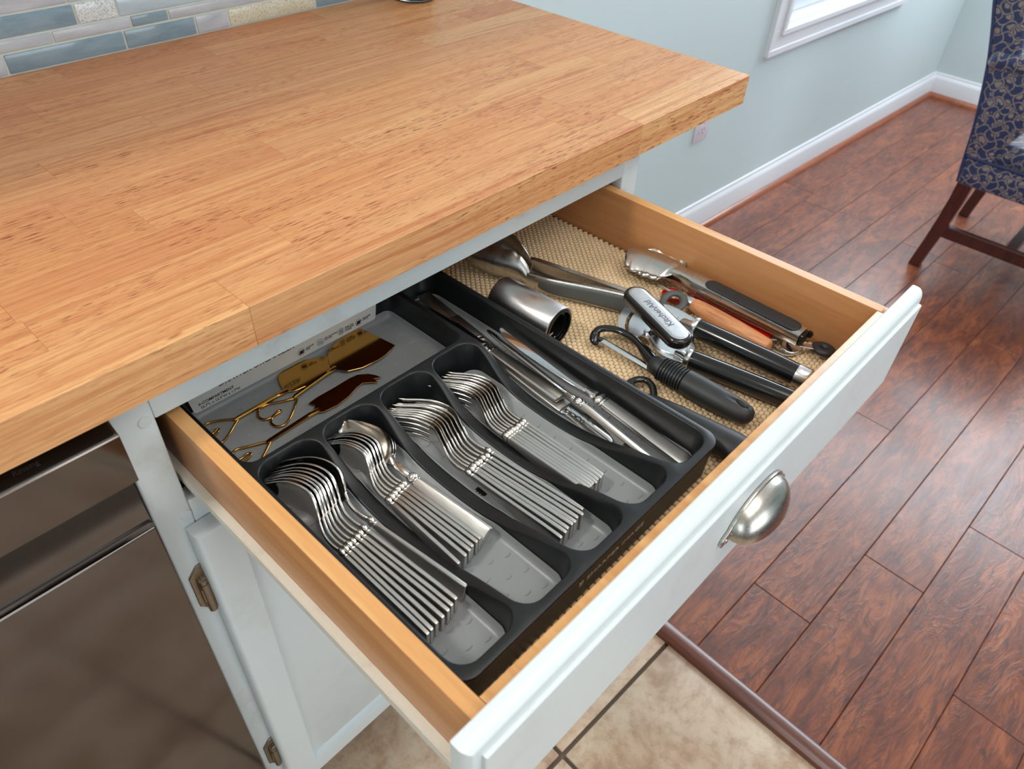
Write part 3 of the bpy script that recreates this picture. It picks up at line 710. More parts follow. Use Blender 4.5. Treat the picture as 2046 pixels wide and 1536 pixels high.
# ================================================================== FLATWARE
# local frame of every piece: x = out-of-plane bend, y = from handle end to tip, z = width
BEND = [(0, 0), (0.012, -0.0012), (0.025, 0.0002), (0.040, 0.0055), (0.055, 0.0100), (0.068, 0.0082), (0.083, 0.0015), (0.106, -0.0140)]
def ring_flat(C, T, hw, th, n=12, e=0.55):
    """superelliptic cross-section, width along z, thickness along the bend normal"""
    N = Vector((T.y, -T.x, 0)).normalized(); out = []
    for k in range(n):
        a = 2 * PI * k / n; cz, cn = math.cos(a), math.sin(a)
        out.append(C + Vector((0, 0, 1)) * (hw * math.copysign(abs(cz) ** e, cz)) + N * (th * 0.5 * math.copysign(abs(cn) ** e, cn)))
    return out
def centre(u, Lh, k):
    if u <= Lh: return Vector((0, u, 0))
    return Vector((smooth_tab(BEND, (u - Lh) / k) * k, u, 0))
def tang(u, Lh, k):
    return (centre(u + 0.001, Lh, k) - centre(u - 0.001, Lh, k)).normalized()
def handle_parts(root, Lh, k, wh):
    mb = MB(); rg = []
    for u, hw, th in ((0.0, wh * 0.86, 0.0022), (0.0003, wh * 0.96, 0.0031), (0.0014, wh, 0.0037), (0.02, wh * 0.94, 0.0038), (0.05, wh * 0.73, 0.0037), (0.08, wh * 0.52, 0.0036), (Lh - 0.006, wh * 0.42, 0.0035)):
        rg.append(ring_flat(Vector((0, u, 0)), Vector((0, 1, 0)), hw, th, 16, 0.34))
    mb.loft(rg); mb.build('handle', M['satin'], root, smooth=40)
    mb = MB(); h = wh * 0.42; prof = []
    for u, r in ((-0.0064, 0.82), (-0.0056, 1.02), (-0.0042, 1.06), (-0.0034, 0.84), (-0.0026, 0.84), (-0.0016, 1.12), (0.0006, 1.20), (0.0026, 1.08), (0.0034, 0.84), (0.0050, 0.78)):
        prof.append(ring_flat(Vector((0, Lh + u, 0)), Vector((0, 1, 0)), h * r, 0.0040 * r, e=0.8))
    mb.loft(prof); mb.build('collar', M['steel'], root, smooth=50)
def make_fork(name, k, wh, hw_head, label):
    r = empty(name); Lh = 0.1075 * k; handle_parts(r, Lh, k, wh)
    mb = MB(); rg = []; u0, u1 = Lh + 0.004, Lh + 0.061 * k
    tab = [(0, wh * 0.34), (0.016, 0.0029), (0.028, 0.0034), (0.040, 0.0075), (0.050, hw_head * 0.93), (0.061, hw_head)]
    for i in range(17):
        u = u0 + (u1 - u0) * i / 16; rg.append(ring_flat(centre(u, Lh, k), tang(u, Lh, k), interp([(a, b) for a, b in tab], (u - Lh) / k), 0.0027 - 0.0006 * i / 16, e=0.7))
    mb.loft(rg); mb.build('neck', M['steel'], r, smooth=60)
    for c in (-1, -0.333, 0.333, 1):
        mb = MB(); rg = []; ut = Lh + 0.106 * k - (0.001 if abs(c) == 1 else 0); w0 = hw_head * 0.205
        for i in range(11):
            t = i / 10; u = u1 - 0.001 + (ut - u1) * t; zc = c * (hw_head - w0) * (1 - 0.04 * t)
            w = w0 * (1 - 0.35 * t) * (1 if i < 9 else (0.8 if i == 9 else 0.35))
            C = centre(u, Lh, k) + Vector((0, 0, zc)); rg.append(ring_flat(C, tang(u, Lh, k), w, 0.0020, 8, 0.8))
        mb.loft(rg); mb.build('tine', M['steel'], r, smooth=60)
    tag(r, label, 'fork'); return r
def make_spoon(name, k, wh, hw_head, label):
    r = empty(name); Lh = 0.1075 * k; handle_parts(r, Lh, k, wh)
    mb = MB(); rg = []
    for i in range(12):
        u = Lh + 0.004 + (0.0375 * k - 0.004) * i / 11
        rg.append(ring_flat(centre(u, Lh, k), tang(u, Lh, k), interp([(0, wh * 0.34), (0.018, 0.0028), (0.030, 0.0034), (0.0375, 0.0052)], (u - Lh) / k), 0.0027, e=0.75))
    mb.loft(rg); mb.build('neck', M['steel'], r, smooth=60)
    mb = MB(); rg = []; nu, nv = 22, 12; u0, u1 = Lh + 0.0365 * k, Lh + 0.1065 * k
    for i in range(nu + 1):
        t = i / nu; t2 = 0.5 - 0.5 * math.cos(PI * t); u = u0 + (u1 - u0) * t2
        w = hw_head * max(0.0, math.sin(PI * min(1, t2 ** 0.86))) ** 0.56 if 0 < i < nu else 0.0
        w = max(w, 0.0046 if i == 0 else (0.0003 if i == nu else (0.0046 if t2 < 0.08 else 0)))
        d = 0.0085 * (hw_head / 0.0205) * (w / hw_head) ** 1.3 * (0.55 + 0.45 * math.sin(PI * t2))
        C = centre(u, Lh, k); T_ = tang(u, Lh, k); N = Vector((T_.y, -T_.x, 0)).normalized(); ring = []
        for j in range(nv + 1):
            v = -1 + 2 * j / nv; ring.append(C + Vector((0, 0, v * w)) + N * (d * (1 - v * v) ** 0.8 if abs(v) < 1 else 0))
        for j in range(nv + 1):
            v = 1 - 2 * j / nv; ring.append(C + Vector((0, 0, v * (w + 0.0003))) + N * ((d * (1 - v * v) ** 0.8 if abs(v) < 1 else 0) + 0.0012))
        rg.append(ring)
    mb.loft(rg); mb.build('bowl', M['steel'], r, smooth=70)
    tag(r, label, 'spoon'); return r
def lay(o, x1, y1, x0, y0, zc, tilt, roll=0.0):
    """collar at (x1,y1), handle end at (x0,y0); standing on its long edge"""
    d = Vector((x1 - x0, y1 - y0)); yaw = math.atan2(-d.x, d.y)
    R = Matrix.Rotation(yaw, 4, 'Z') @ Matrix.Rotation(tilt, 4, 'X') @ Matrix.Rotation(roll, 4, 'Y')
    o.matrix_world = Matrix.Translation((x0, y0, zc)) @ R
ORD = ['first', 'second', 'third', 'fourth', 'fifth', 'sixth', 'seventh', 'eighth', 'ninth']
def stack(maker, args, data, zc, tilt, phrase, group, cat):
    proto = maker(*args, 'x'); n = len(data)
    for i, (bx_, by_, ex_, ey_) in enumerate(data):
        o = proto if i == 0 else copy_tree(proto)
        ln = math.hypot(bx_ - ex_, by_ - ey_); Lh = 0.1075 * args[1]; dy = 0.0
        # keep the collar where it is seen
        ux, uy = (ex_ - bx_) / ln, (ey_ - by_) / ln
        lay(o, bx_, by_, bx_ + ux * Lh, by_ + uy * Lh, zc, tilt, 0.16 if (i == 0 and cat == 'spoon' and args[1] > 0.9) else 0.0)
        side = 'at the right end of' if i == 0 else ('at the left end of' if i == n - 1 else ORD[i] + ' from the right in')
        tag(o, phrase % side, cat, group)
s1 = [[-0.7943, -0.1396, -0.785, -0.2389], [-0.8028, -0.1418, -0.7962, -0.2426], [-0.8081, -0.1436, -0.802, -0.2455], [-0.8123, -0.1449, -0.8071, -0.245], [-0.8172, -0.1459, -0.8135, -0.2459], [-0.8214, -0.1462, -0.82, -0.2465], [-0.8257, -0.1475, -0.8259, -0.2481], [-0.8300, -0.1479, -0.8302, -0.2476]]
s2 = [[-0.7481, -0.1276, -0.7438, -0.2134], [-0.7519, -0.1282, -0.748, -0.2141], [-0.7562, -0.1286, -0.7534, -0.2142], [-0.7607, -0.1301, -0.7578, -0.215], [-0.7646, -0.1312, -0.7635, -0.2159], [-0.7692, -0.1326, -0.7722, -0.2183]]
s3 = [[-0.667, -0.1507, -0.6623, -0.2589], [-0.6724, -0.1545, -0.6669, -0.2608], [-0.677, -0.1533, -0.6725, -0.2591], [-0.682, -0.1548, -0.6772, -0.2604], [-0.6856, -0.1546, -0.6808, -0.2609], [-0.6901, -0.1547, -0.6865, -0.2602], [-0.6935, -0.156, -0.6908, -0.2617], [-0.6986, -0.1567, -0.6975, -0.262]]
s4 = [[-0.6153, -0.1472, -0.6193, -0.2459], [-0.6191, -0.1481, -0.6227, -0.2453], [-0.6234, -0.1476, -0.6266, -0.2458], [-0.6276, -0.1488, -0.6303, -0.2461], [-0.6308, -0.1476, -0.6335, -0.2456], [-0.6346, -0.1479, -0.6366, -0.2461], [-0.6379, -0.1479, -0.6400, -0.2465], [-0.6414, -0.1482, -0.6436, -0.2459]]
stack(make_spoon, ('table_spoon', 0.95, 0.0100, 0.0195), s1, 0.7672, 0.045, 'large steel table spoon on edge, %s the left stack', 'table spoons in the first tray slot', 'spoon')
stack(make_spoon, ('tea_spoon', 0.83, 0.0092, 0.0165), s2, 0.7664, 0.040, 'small steel teaspoon on edge, %s the second stack', 'teaspoons in the second tray slot', 'spoon')
for o, dtt, lab in ((make_spoon('tea_spoon', 0.83, 0.0092, 0.0165, 'x'), [-0.7368, -0.1318, -0.7350, -0.2158], 'small steel teaspoon leaning with its hollow bowl facing up beside the teaspoon stack'),):
    lay(o, dtt[0] - 0.0022, dtt[1], dtt[2] - 0.002, dtt[3], 0.7685, 0.03, 0.85); tag(o, lab, 'spoon', 'teaspoons in the second tray slot')
    o2 = copy_tree(o); lay(o2, dtt[0] + 0.0008, dtt[1] + 0.0008, dtt[2] + 0.001, dtt[3] + 0.0008, 0.7653, 0.03, 0.85); tag(o2, 'small steel teaspoon nested right under the leaning one', 'spoon', 'teaspoons in the second tray slot')
stack(make_fork, ('dinner_fork', 1.0, 0.0102, 0.0125), s3, 0.7674, 0.006, 'large steel dinner fork on edge, %s the middle stack', 'dinner forks in the third tray slot', 'fork')
stack(make_fork, ('salad_fork', 0.92, 0.0096, 0.0120), s4, 0.7668, 0.006, 'small steel salad fork on edge, %s the fourth stack', 'salad forks in the fourth tray slot', 'fork')

def make_knife():
    """lies flat: x = width, y = towards the blade tip, z = thickness"""
    r = empty('table_knife')
    mb = MB(); rg = []
    for u, hw, th in ((0, 0.0074, 0.0030), (0.0006, 0.0086, 0.0046), (0.003, 0.0093, 0.0056), (0.04, 0.0088, 0.0062), (0.08, 0.0078, 0.0066), (0.100, 0.0070, 0.0066)):
        rg.append([Vector((p.z, p.y, p.x)) for p in ring_flat(Vector((0, u, 0)), Vector((0, 1, 0)), hw, th, 16, 0.5)])
    mb.loft(rg); mb.build('handle', M['satin'], r, smooth=40)
    mb = MB(); rg = []
    for u, f_ in ((0.0995, 0.9), (0.1005, 1.12), (0.1025, 1.15), (0.1035, 0.92), (0.1045, 0.92), (0.1055, 1.14), (0.1085, 1.2), (0.110, 1.0), (0.1112, 0.88), (0.1125, 0.88), (0.1135, 0.98), (0.117, 0.86), (0.121, 0.72), (0.126, 0.55)):
        rg.append([Vector((p.z, p.y, p.x)) for p in ring_flat(Vector((0, u, 0)), Vector((0, 1, 0)), 0.0072 * f_, 0.0074 * f_ * (1 if u < 0.112 else 0.8), 16, 0.7)])
    mb.loft(rg); mb.build('bolster', M['steel'], r, smooth=60)
    e1 = [(0.0036, 0.122), (0.0040, 0.130), (0.0046, 0.150), (0.0052, 0.190), (0.0056, 0.222), (0.0058, 0.236), (0.0052, 0.243), (0.0030, 0.2465), (-0.0005, 0.2470)]
    e2 = [(-0.0045, 0.2445), (-0.0080, 0.236), (-0.0098, 0.224), (-0.0100, 0.205), (-0.0092, 0.180), (-0.0080, 0.155), (-0.0066, 0.138), (-0.0050, 0.129), (-0.0036, 0.122)]
    e1 = [(x * 1.12, y) for x, y in e1]; e2 = [(x * 1.18, y) for x, y in e2]
    MB().prism(e1 + e2, -0.0009, 0.0009, 0.0005, 2).build('blade', M['blade'], r, smooth=50)
    return r
kn = make_knife()
def lay_knife(o, hx, hy, tx_, ty_, z0, z1, roll, lab):
    d = Vector((tx_ - hx, ty_ - hy)); yaw = math.atan2(-d.x, d.y); tl = math.atan2(z1 - z0, d.length)
    o.matrix_world = Matrix.Translation((hx, hy, z0)) @ Matrix.Rotation(yaw, 4, 'Z') @ Matrix.Rotation(tl, 4, 'X') @ Matrix.Rotation(roll, 4, 'Y')
    tag(o, lab, 'knife', 'table knives in the long slot')
K = [(-0.5435, -0.2880, -0.5375, -0.0415, 0.7655, 0.7830, 0.10, 'steel table knife with its handle nearest the drawer front'),
     (-0.5720, -0.2790, -0.5490, -0.0340, 0.7735, 0.7800, 0.70, 'steel table knife crossing left under the frontmost knife, blade on edge at the middle'),
     (-0.5660, -0.1525, -0.5520, 0.0860, 0.7712, 0.7640, 0.12, 'steel table knife with its handle end pointing forward on top at the slot middle'),
     (-0.5660, -0.1590, -0.5490, 0.0800, 0.7625, 0.7600, -0.1, 'steel table knife below the reversed handle at the slot middle'),
     (-0.5420, 0.0800, -0.5680, -0.1660, 0.7640, 0.7610, 0.0, 'table knife at the dark back of the slot with its handle under the counter'),
     (-0.5610, 0.0620, -0.5740, -0.1850, 0.7600, 0.7600, 0.0, 'table knife whose blade tip shows on the grey lining below the others')]
# the last one points its blade to the front
K[5] = (-0.5480, 0.0250, -0.5715, -0.2200, 0.7640, 0.7592, 0.0, K[5][7])
for i, (a, b, c_, d_, z0, z1, rl, lab) in enumerate(K):
    lay_knife(kn if i == 0 else copy_tree(kn), a, b, c_, d_, z0, z1, rl, lab)

# ================================================================== GOLD CHEESE SET
def wire(mb, pts, r=0.0013, n=6): mb.tube(spline([(p[0], p[1], 0.7585) if len(p) == 2 else p for p in pts], n), r, 8)
def cheese(name, label, outline, hpts, wires, blade_z=0.7592, th=0.0009):
    r = empty(name); tag(r, label, 'cheese knife', 'gold cheese tools in the wide compartment')
    MB().prism(outline, blade_z, blade_z + th, 0.0003, 1).build('blade', M['gold'], r, smooth=20)
    mb = MB(); (ax_, ay_), (bx_, by_) = hpts; d = Vector((bx_ - ax_, by_ - ay_)).normalized(); n = Vector((-d.y, d.x))
    rg = []
    for t, w, h in ((-0.004, 0.0032, 0.0009), (0.003, 0.0027, 0.0022), (0.012, 0.0021, 0.0028), ((Vector((bx_ - ax_, by_ - ay_)).length), 0.0019, 0.0026), ((Vector((bx_ - ax_, by_ - ay_)).length) + 0.003, 0.0016, 0.002)):
        c_ = Vector((ax_, ay_)) + d * t; z = blade_z - 0.0002
        rg.append([Vector((c_.x + n.x * w * a, c_.y + n.y * w * a, z + h * b)) for a, b in ((-1, 0), (-1, .6), (-.6, 1), (.6, 1), (1, .6), (1, 0))])
    mb.loft(rg).build('handle', M['gold'], r, smooth=30)
    mb = MB()
    for w in wires: wire(mb, w)
    mb.build('heart_loop', M['gold'], r, smooth=80)
    return r
cheese('cheese_spade', 'gold cheese spade with a wide pointed blade and heart handle on grey lining',
       [(-0.6315, 0.0825), (-0.6231, 0.0333), (-0.6403, 0.0277), (-0.6508, 0.0264), (-0.6713, 0.0282), (-0.6854, 0.0342), (-0.6925, 0.045), (-0.6934, 0.054), (-0.6875, 0.0662), (-0.6778, 0.0770), (-0.6644, 0.0815), (-0.6476, 0.0832)],
       [(-0.6925, 0.0478), (-0.7447, 0.0402)],
       [[(-0.7435, 0.0402), (-0.7530, 0.0436), (-0.7624, 0.0483), (-0.7723, 0.0526), (-0.7811, 0.0508), (-0.7857, 0.0427), (-0.7835, 0.0358), (-0.7769, 0.0341), (-0.7700, 0.0366), (-0.7660, 0.0366), (-0.7666, 0.0346),
         (-0.7705, 0.0345), (-0.7762, 0.0335), (-0.7815, 0.0287), (-0.7811, 0.0208), (-0.7749, 0.0170), (-0.7654, 0.0210), (-0.7524, 0.0317), (-0.7447, 0.0392)]], 0.7612)
cheese('cheese_cleaver', 'gold rounded cheese cleaver lying partly under the spade, by the printed sticker',
       [(-0.7445, 0.0700), (-0.7415, 0.0765), (-0.7378, 0.0812), (-0.731, 0.0832), (-0.7202, 0.0838), (-0.7055, 0.0822), (-0.694, 0.0760), (-0.6803, 0.0690), (-0.6709, 0.0582), (-0.6774, 0.0497), (-0.692, 0.0500), (-0.7063, 0.0490), (-0.724, 0.0465), (-0.7408, 0.0490), (-0.7475, 0.0540), (-0.7475, 0.0593)],
       [(-0.7470, 0.0553), (-0.8017, 0.0545)],
       [[(-0.8005, 0.0545), (-0.8085, 0.0600), (-0.8180, 0.0665), (-0.8260, 0.0690), (-0.8318, 0.0650), (-0.8325, 0.0575), (-0.8280, 0.0535), (-0.8232, 0.0560), (-0.8212, 0.0550), (-0.8240, 0.0520), (-0.8300, 0.0490), (-0.8330, 0.0420), (-0.8290, 0.0375), (-0.8200, 0.0410), (-0.8100, 0.0480), (-0.8015, 0.0538)]], 0.7590)
cheese('cheese_fork_knife', 'gold cheese knife with a forked tip and heart handle nearest the spoons',
       [(-0.7415, 0.0246), (-0.7303, 0.0262), (-0.7087, 0.0260), (-0.6899, 0.0267), (-0.6807, 0.0253), (-0.6716, 0.0187), (-0.6672, 0.0112), (-0.6653, 0.0039), (-0.6694, 0.0069), (-0.6721, 0.0084), (-0.6732, 0.0008), (-0.6778, 0.0058), (-0.6848, 0.0111), (-0.6925, 0.0102), (-0.7065, 0.0051), (-0.7225, 0.0026), (-0.7380, 0.0044), (-0.7425, 0.0080), (-0.7425, 0.0130), (-0.7385, 0.0180)],
       [(-0.7410, 0.0108), (-0.7967, 0.0081)],
       [[(-0.7955, 0.0081), (-0.8035, 0.0118), (-0.8136, 0.0160), (-0.8240, 0.0205), (-0.8310, 0.0170), (-0.8325, 0.0100), (-0.8270, 0.0075), (-0.8195, 0.0090), (-0.8170, 0.0068), (-0.8210, 0.0040), (-0.8290, 0.0010), (-0.8318, -0.0060), (-0.8280, -0.0112), (-0.8190, -0.0088), (-0.8100, -0.0030), (-0.7968, 0.0068)]], 0.7590)

# ================================================================== LOOSE KITCHEN TOOLS
LZ = 0.7503
# ---- steel grinder tube
gr = empty('pepper_grinder', (-0.4845, -0.079, LZ + 0.0243), math.radians(2)); tag(gr, 'brushed steel cylindrical grinder tube lying beside the black tray', 'grinder')
MB().lathe([(0, 0.022), (0.0208, 0.022), (0.0210, 0.0006), (0.0225, -0.0004), (0.0237, 0.0), (0.0242, 0.0012), (0.0242, 0.084), (0.0236, 0.0855), (0.0210, 0.0862), (0, 0.0862)], 48).build('sleeve', M['brushed'], gr, smooth=40)
def annulus(ri, ro, y0, y1, seg=40):
    mb = MB(); P = [(ri, y1), (ri, y0), (ro, y0), (ro, y1)]
    R = [[mb.bm.verts.new((r * math.cos(2 * PI * k / seg), y, r * math.sin(2 * PI * k / seg))) for k in range(seg)] for r, y in P]
    fs = []
    for a, b in zip(R, R[1:] + [R[0]]):
        for k in range(seg): fs.append(mb.bm.faces.new((a[k], a[(k + 1) % seg], b[(k + 1) % seg], b[k])))
    bmesh.ops.recalc_face_normals(mb.bm, faces=fs); return mb
annulus(0.0190, 0.0209, -0.0016, 0.0205).build('black_rim', M['gloss'], gr, smooth=40)
annulus(0.0150, 0.0164, 0.0030, 0.0200).build('inner_ring', M['gloss'], gr, smooth=40)
MB().lathe([(0, 0.0175), (0.0190, 0.0175), (0.0190, 0.021), (0, 0.021)], 32).build('recess_disc', M['slotblack'], gr, smooth=30)
MB().box(-0.010, -0.003, 0.004, 0.018, -0.011, -0.006, 0.0012, 2).box(-0.0075, -0.0055, -0.001, 0.006, -0.010, -0.008, 0.0006, 1).build('clip', M['steel'], gr)

# ---- tongs
def arm_channel(mb, path, hw, dep, t=0.0012, inward=1):
    """C channel along path (x,y,zc): web vertical on the outer side, flanges turned inward (+-x)"""
    P = spline(path, 5); rg = []
    for i, p in enumerate(P):
        T_ = (P[min(i + 1, len(P) - 1)] - P[max(i - 1, 0)]).normalized(); N = Vector((T_.y, -T_.x, 0)).normalized() * inward
        w = hw(i / (len(P) - 1)); d = dep(i / (len(P) - 1)); Z = Vector((0, 0, 1))
        cs = [(-0.0, -w + 0.002), (0.0008, -w + 0.0006), (0.002, -w), (d, -w * 0.93), (d, -w * 0.93 + t), (0.0025, -w + t + 0.0003), (t, -w + 0.0035), (t, w - 0.0035), (0.0025, w - t - 0.0003), (d, w * 0.93 - t), (d, w * 0.93), (0.002, w), (0.0008, w - 0.0006), (0.0, w - 0.002)]
        rg.append([p + N * a + Z * b for a, b in cs])
    mb.loft(rg); return P
def head(mb, path, w0, inward=1, t=0.0011, scal=9, amp=0.10, bow=0.010, n=60):
    P = spline(path, max(4, n // (len(path) - 1))); rg = []; N_ = len(P) - 1; nv = 10
    for i, p in enumerate(P):
        s_ = i / N_; T_ = (P[min(i + 1, N_)] - P[max(i - 1, 0)]).normalized(); N = Vector((T_.y, -T_.x, 0)).normalized() * inward
        w = w0(s_); sc_ = amp * (abs(math.sin(scal * PI * s_)) - 0.5) * (1 if 0.18 < s_ < 0.97 else 0.2)
        ring = []
        for j in range(nv + 1):
            v = -1 + 2 * j / nv; ring.append(p + Vector((0, 0, v * w * (1 + sc_ * abs(v) ** 7))) + N * (bow * (w / 0.02) * v * v))
        for j in range(nv + 1):
            v = 1 - 2 * j / nv; ring.append(p + Vector((0, 0, v * w * (1 + sc_ * abs(v) ** 7))) + N * (bow * (w / 0.02) * v * v + t))
        rg.append(ring)
    mb.loft(rg)
t1 = empty('kitchen_tongs'); tag(t1, 'open steel tongs with grey grips lying on edge, heads under the counter', 'tongs')
zc = LZ + 0.0165
lo = [(-0.3795, -0.130, zc), (-0.3890, -0.095, zc), (-0.4060, -0.055, zc), (-0.4250, -0.014, zc), (-0.4340, 0.015, zc)]
up = [(-0.3660, -0.130, zc), (-0.3735, -0.090, zc), (-0.3850, -0.035, zc), (-0.3965, 0.020, zc), (-0.4000, 0.036, zc)]
hwf = lambda s_: 0.0150 - 0.0052 * s_; dpf = lambda s_: 0.0085 - 0.0025 * s_
mb = MB(); arm_channel(mb, lo, hwf, dpf, inward=1); mb.build('arm', M['tong'], t1, smooth=35)
mb = MB(); arm_channel(mb, up, hwf, dpf, inward=-1); mb.build('arm', M['tong'], t1, smooth=35)
hw2 = lambda s_: 0.0095 + 0.0115 * min(1, s_ / 0.25) * (math.sin(PI * min(1, 0.5 + (s_ - 0.25) * 0.66)) ** 0.6 if s_ > 0.25 else 1)
zh = LZ + 0.0228
mb = MB(); head(mb, [(-0.4335, 0.013, zc), (-0.4385, 0.028, zh), (-0.4500, 0.060, zh), (-0.4560, 0.092, zh), (-0.4500, 0.120, zh), (-0.4400, 0.130, zh)], hw2, 1); mb.build('scalloped_head', M['tong'], t1, smooth=60)
mb = MB(); head(mb, [(-0.4000, 0.034, zc), (-0.3970, 0.050, zh), (-0.3900, 0.078, zh), (-0.3930, 0.104, zh), (-0.4080, 0.125, zh), (-0.4180, 0.131, zh)], hw2, -1); mb.build('scalloped_head', M['tong'], t1, smooth=60)
# rubber grip on the outer face of the near arm
P = spline(lo, 8); rg = []
for i, p in enumerate(P[:28]):
    s_ = i / (len(P) - 1); w = (hwf(s_) - 0.0025) * min(1, math.sqrt(max(0.02, 1 - ((i - 13.5) / 14.0) ** 6)))
    T_ = (P[i + 1] - P[max(i - 1, 0)]).normalized(); N = Vector((T_.y, -T_.x, 0)).normalized()
    rg.append([p + N * a + Vector((0, 0, b * w)) for a, b in ((0.0003, -1), (-0.0010, -0.93), (-0.0015, -0.6), (-0.0016, 0), (-0.0015, 0.6), (-0.0010, 0.93), (0.0003, 1))])
MB().loft(rg).build('grip', M['greyrub'], t1, smooth=60, label='grey rubber grip pad')
mb = MB(); mb.box(-0.3765, -0.3690, -0.139, -0.128, zc - 0.013, zc + 0.013, 0.001, 1); mb.build('hinge_block', M['slotblack'], t1)
mb = MB(); mb.prism([(-0.372, -0.120), (-0.3500, -0.1290), (-0.3490, -0.1340), (-0.372, -0.130)], 0.7640, 0.7652, 0.0003, 1); mb.build('pull_tab', M['tong'], t1)
rr = 0.0118
MB().tube([(-0.3375 + rr * math.cos(a), -0.1335 + rr * math.sin(a), 0.7655 + 0.0045 * math.cos(a)) for a in [i * PI / 14 for i in range(28)]], 0.0046, 10, 0.7, closed=True).build('pull_ring', M['greyrub'], t1, smooth=80, label='grey rubber hanging ring')

t2 = empty('kitchen_tongs'); tag(t2, 'closed steel tongs with black grip lying flat along the right drawer side', 'tongs')
cl = [(-0.3070, -0.2790), (-0.3055, -0.2100), (-0.3050, -0.1500), (-0.3045, -0.1300), (-0.3025, -0.1080)]
def flat_arm(name, z0, sgn, par):
    P = spline([(x, y, 0) for x, y in cl], 6); rg = []
    for i, p in enumerate(P):
        s_ = i / (len(P) - 1); w = interp([(0, 0.0112), (0.3, 0.0122), (0.62, 0.0118), (0.85, 0.0098), (1, 0.0125)], s_); dp = interp([(0, 0.0078), (0.75, 0.0070), (1, 0.004)], s_)
        T_ = (P[min(i + 1, len(P) - 1)] - P[max(i - 1, 0)]).normalized(); N = Vector((T_.y, -T_.x, 0)).normalized()
        cs = [(-w * 1.02, -dp), (-w, -0.003), (-w + 0.0010, -0.0008), (-w + 0.003, 0), (-w * 0.4, 0.0006), (w * 0.4, 0.0006), (w - 0.003, 0), (w - 0.0010, -0.0008), (w, -0.003), (w * 1.02, -dp), (w * 1.02 - 0.001, -dp), (w - 0.0012, -0.0035), (w - 0.004, -0.0012), (-w + 0.004, -0.0012), (-w + 0.0012, -0.0035), (-w * 1.02 + 0.001, -dp)]
        dz = interp([(0, 0), (0.7, 0.001), (1, -0.001)], s_)
        rg.append([p + N * a + Vector((0, 0, z0 + sgn * (b + dz))) for a, b in cs])
    return MB().loft(rg).build(name, M['tong'], par, smooth=35)
ZT = 0.7880
flat_arm('arm', ZT, 1, t2); flat_arm('arm', ZT - 0.0168, -1, t2)
def flat_head(z0, sgn, par, drop):
    hp = spline([(-0.3030, -0.1120, 0), (-0.3010, -0.0980, 0), (-0.3020, -0.0740, 0), (-0.3070, -0.0560, 0), (-0.3105, -0.0410, 0)], 14); rg = []; N_ = len(hp) - 1; nv = 26
    for i, p in enumerate(hp):
        s_ = i / N_; w = interp([(0, 0.0125), (0.10, 0.0180), (0.22, 0.0268), (0.50, 0.0292), (0.75, 0.0268), (0.88, 0.0215), (0.96, 0.0130), (1, 0.005)], s_)
        sc_ = 0.07 * (abs(math.sin(7.5 * PI * s_)) - 0.5) if 0.12 < s_ < 0.98 else 0
        T_ = (hp[min(i + 1, N_)] - hp[max(i - 1, 0)]).normalized(); N = Vector((T_.y, -T_.x, 0)).normalized(); dd = drop * s_ ** 1.2
        f_ = lambda v: sgn * (-(0.0125 * (w / 0.027) ** 1.1) * abs(v) ** 2.2 - dd + 0.001 - 0.0018 * (1 - v * v) * math.exp(-((s_ - 0.12) / 0.07) ** 2))
        W_ = lambda v: w * v * (1 + sc_ * abs(v) ** 12)
        rg.append([p + N * W_(v) + Vector((0, 0, z0 + f_(v))) for v in [-1 + 2 * j / nv for j in range(nv + 1)]] + [p + N * W_(v) + Vector((0, 0, z0 + f_(v) - sgn * 0.0011)) for v in [1 - 2 * j / nv for j in range(nv + 1)]])
    return MB().loft(rg).build('scalloped_head', M['tong'], par, smooth=60)
flat_head(ZT - 0.0005, 1, t2, 0.001); flat_head(ZT - 0.0168, -1, t2, -0.009)
def pad(mb, a, b, w, z0, h, seg=10):
    a = Vector(a); b = Vector(b); d = (b - a).normalized(); n = Vector((-d.y, d.x)); pts = []
    for k in range(seg + 1): an = PI / 2 + PI * k / seg; pts.append(a + d * (w * math.cos(an)) + n * (w * math.sin(an)))
    for k in range(seg + 1): an = -PI / 2 + PI * k / seg; pts.append(b + d * (w * math.cos(an)) + n * (w * math.sin(an)))
    rg = [[Vector((p.x + ((a + b) / 2 - p).x * s2_ * 0, p.y, z)) for p in pts] for z, s2_ in ((z0, 0), (z0 + h * 0.6, 0))]
    c_ = [(p - (a if (p - a).length < (p - b).length else b)) for p in pts]
    rg.append([Vector((p.x - q_.x * 0.10, p.y - q_.y * 0.10, z0 + h * 0.92)) for p, q_ in zip(pts, c_)])
    rg.append([Vector((p.x - q_.x * 0.35, p.y - q_.y * 0.35, z0 + h)) for p, q_ in zip(pts, c_)])
    return mb.loft(rg)
pad(MB(), (-0.3052, -0.1615), (-0.3068, -0.2645), 0.0100, ZT + 0.0002, 0.0017).build('grip', M['rubber'], t2, smooth=50, label='black rubber grip pad')
MB().box(-0.3145, -0.3005, -0.2830, -0.2775, ZT - 0.0155, ZT - 0.002, 0.001, 1).tube([(-0.3010, -0.2835, ZT - 0.006), (-0.2975, -0.2835, ZT - 0.006)], 0.004, 10).build('hinge_block', M['slotblack'], t2)
MB().prism([(-0.3060, -0.2700), (-0.2990, -0.2700), (-0.2862, -0.2900), (-0.2890, -0.2940), (-0.2945, -0.2925)], 0.7615, 0.7627, 0.0003, 1).build('pull_tab', M['tong'], t2)
rr = 0.0086; cx, cy = -0.2838, -0.2990
MB().tube([(cx + rr * math.cos(a), cy + rr * math.sin(a), 0.7600 - 0.0014 * math.cos(a)) for a in [i * PI / 14 for i in range(28)]], 0.0052, 12, 0.75, closed=True).build('pull_ring', M['rubber'], t2, smooth=80, label='black rubber hanging ring')

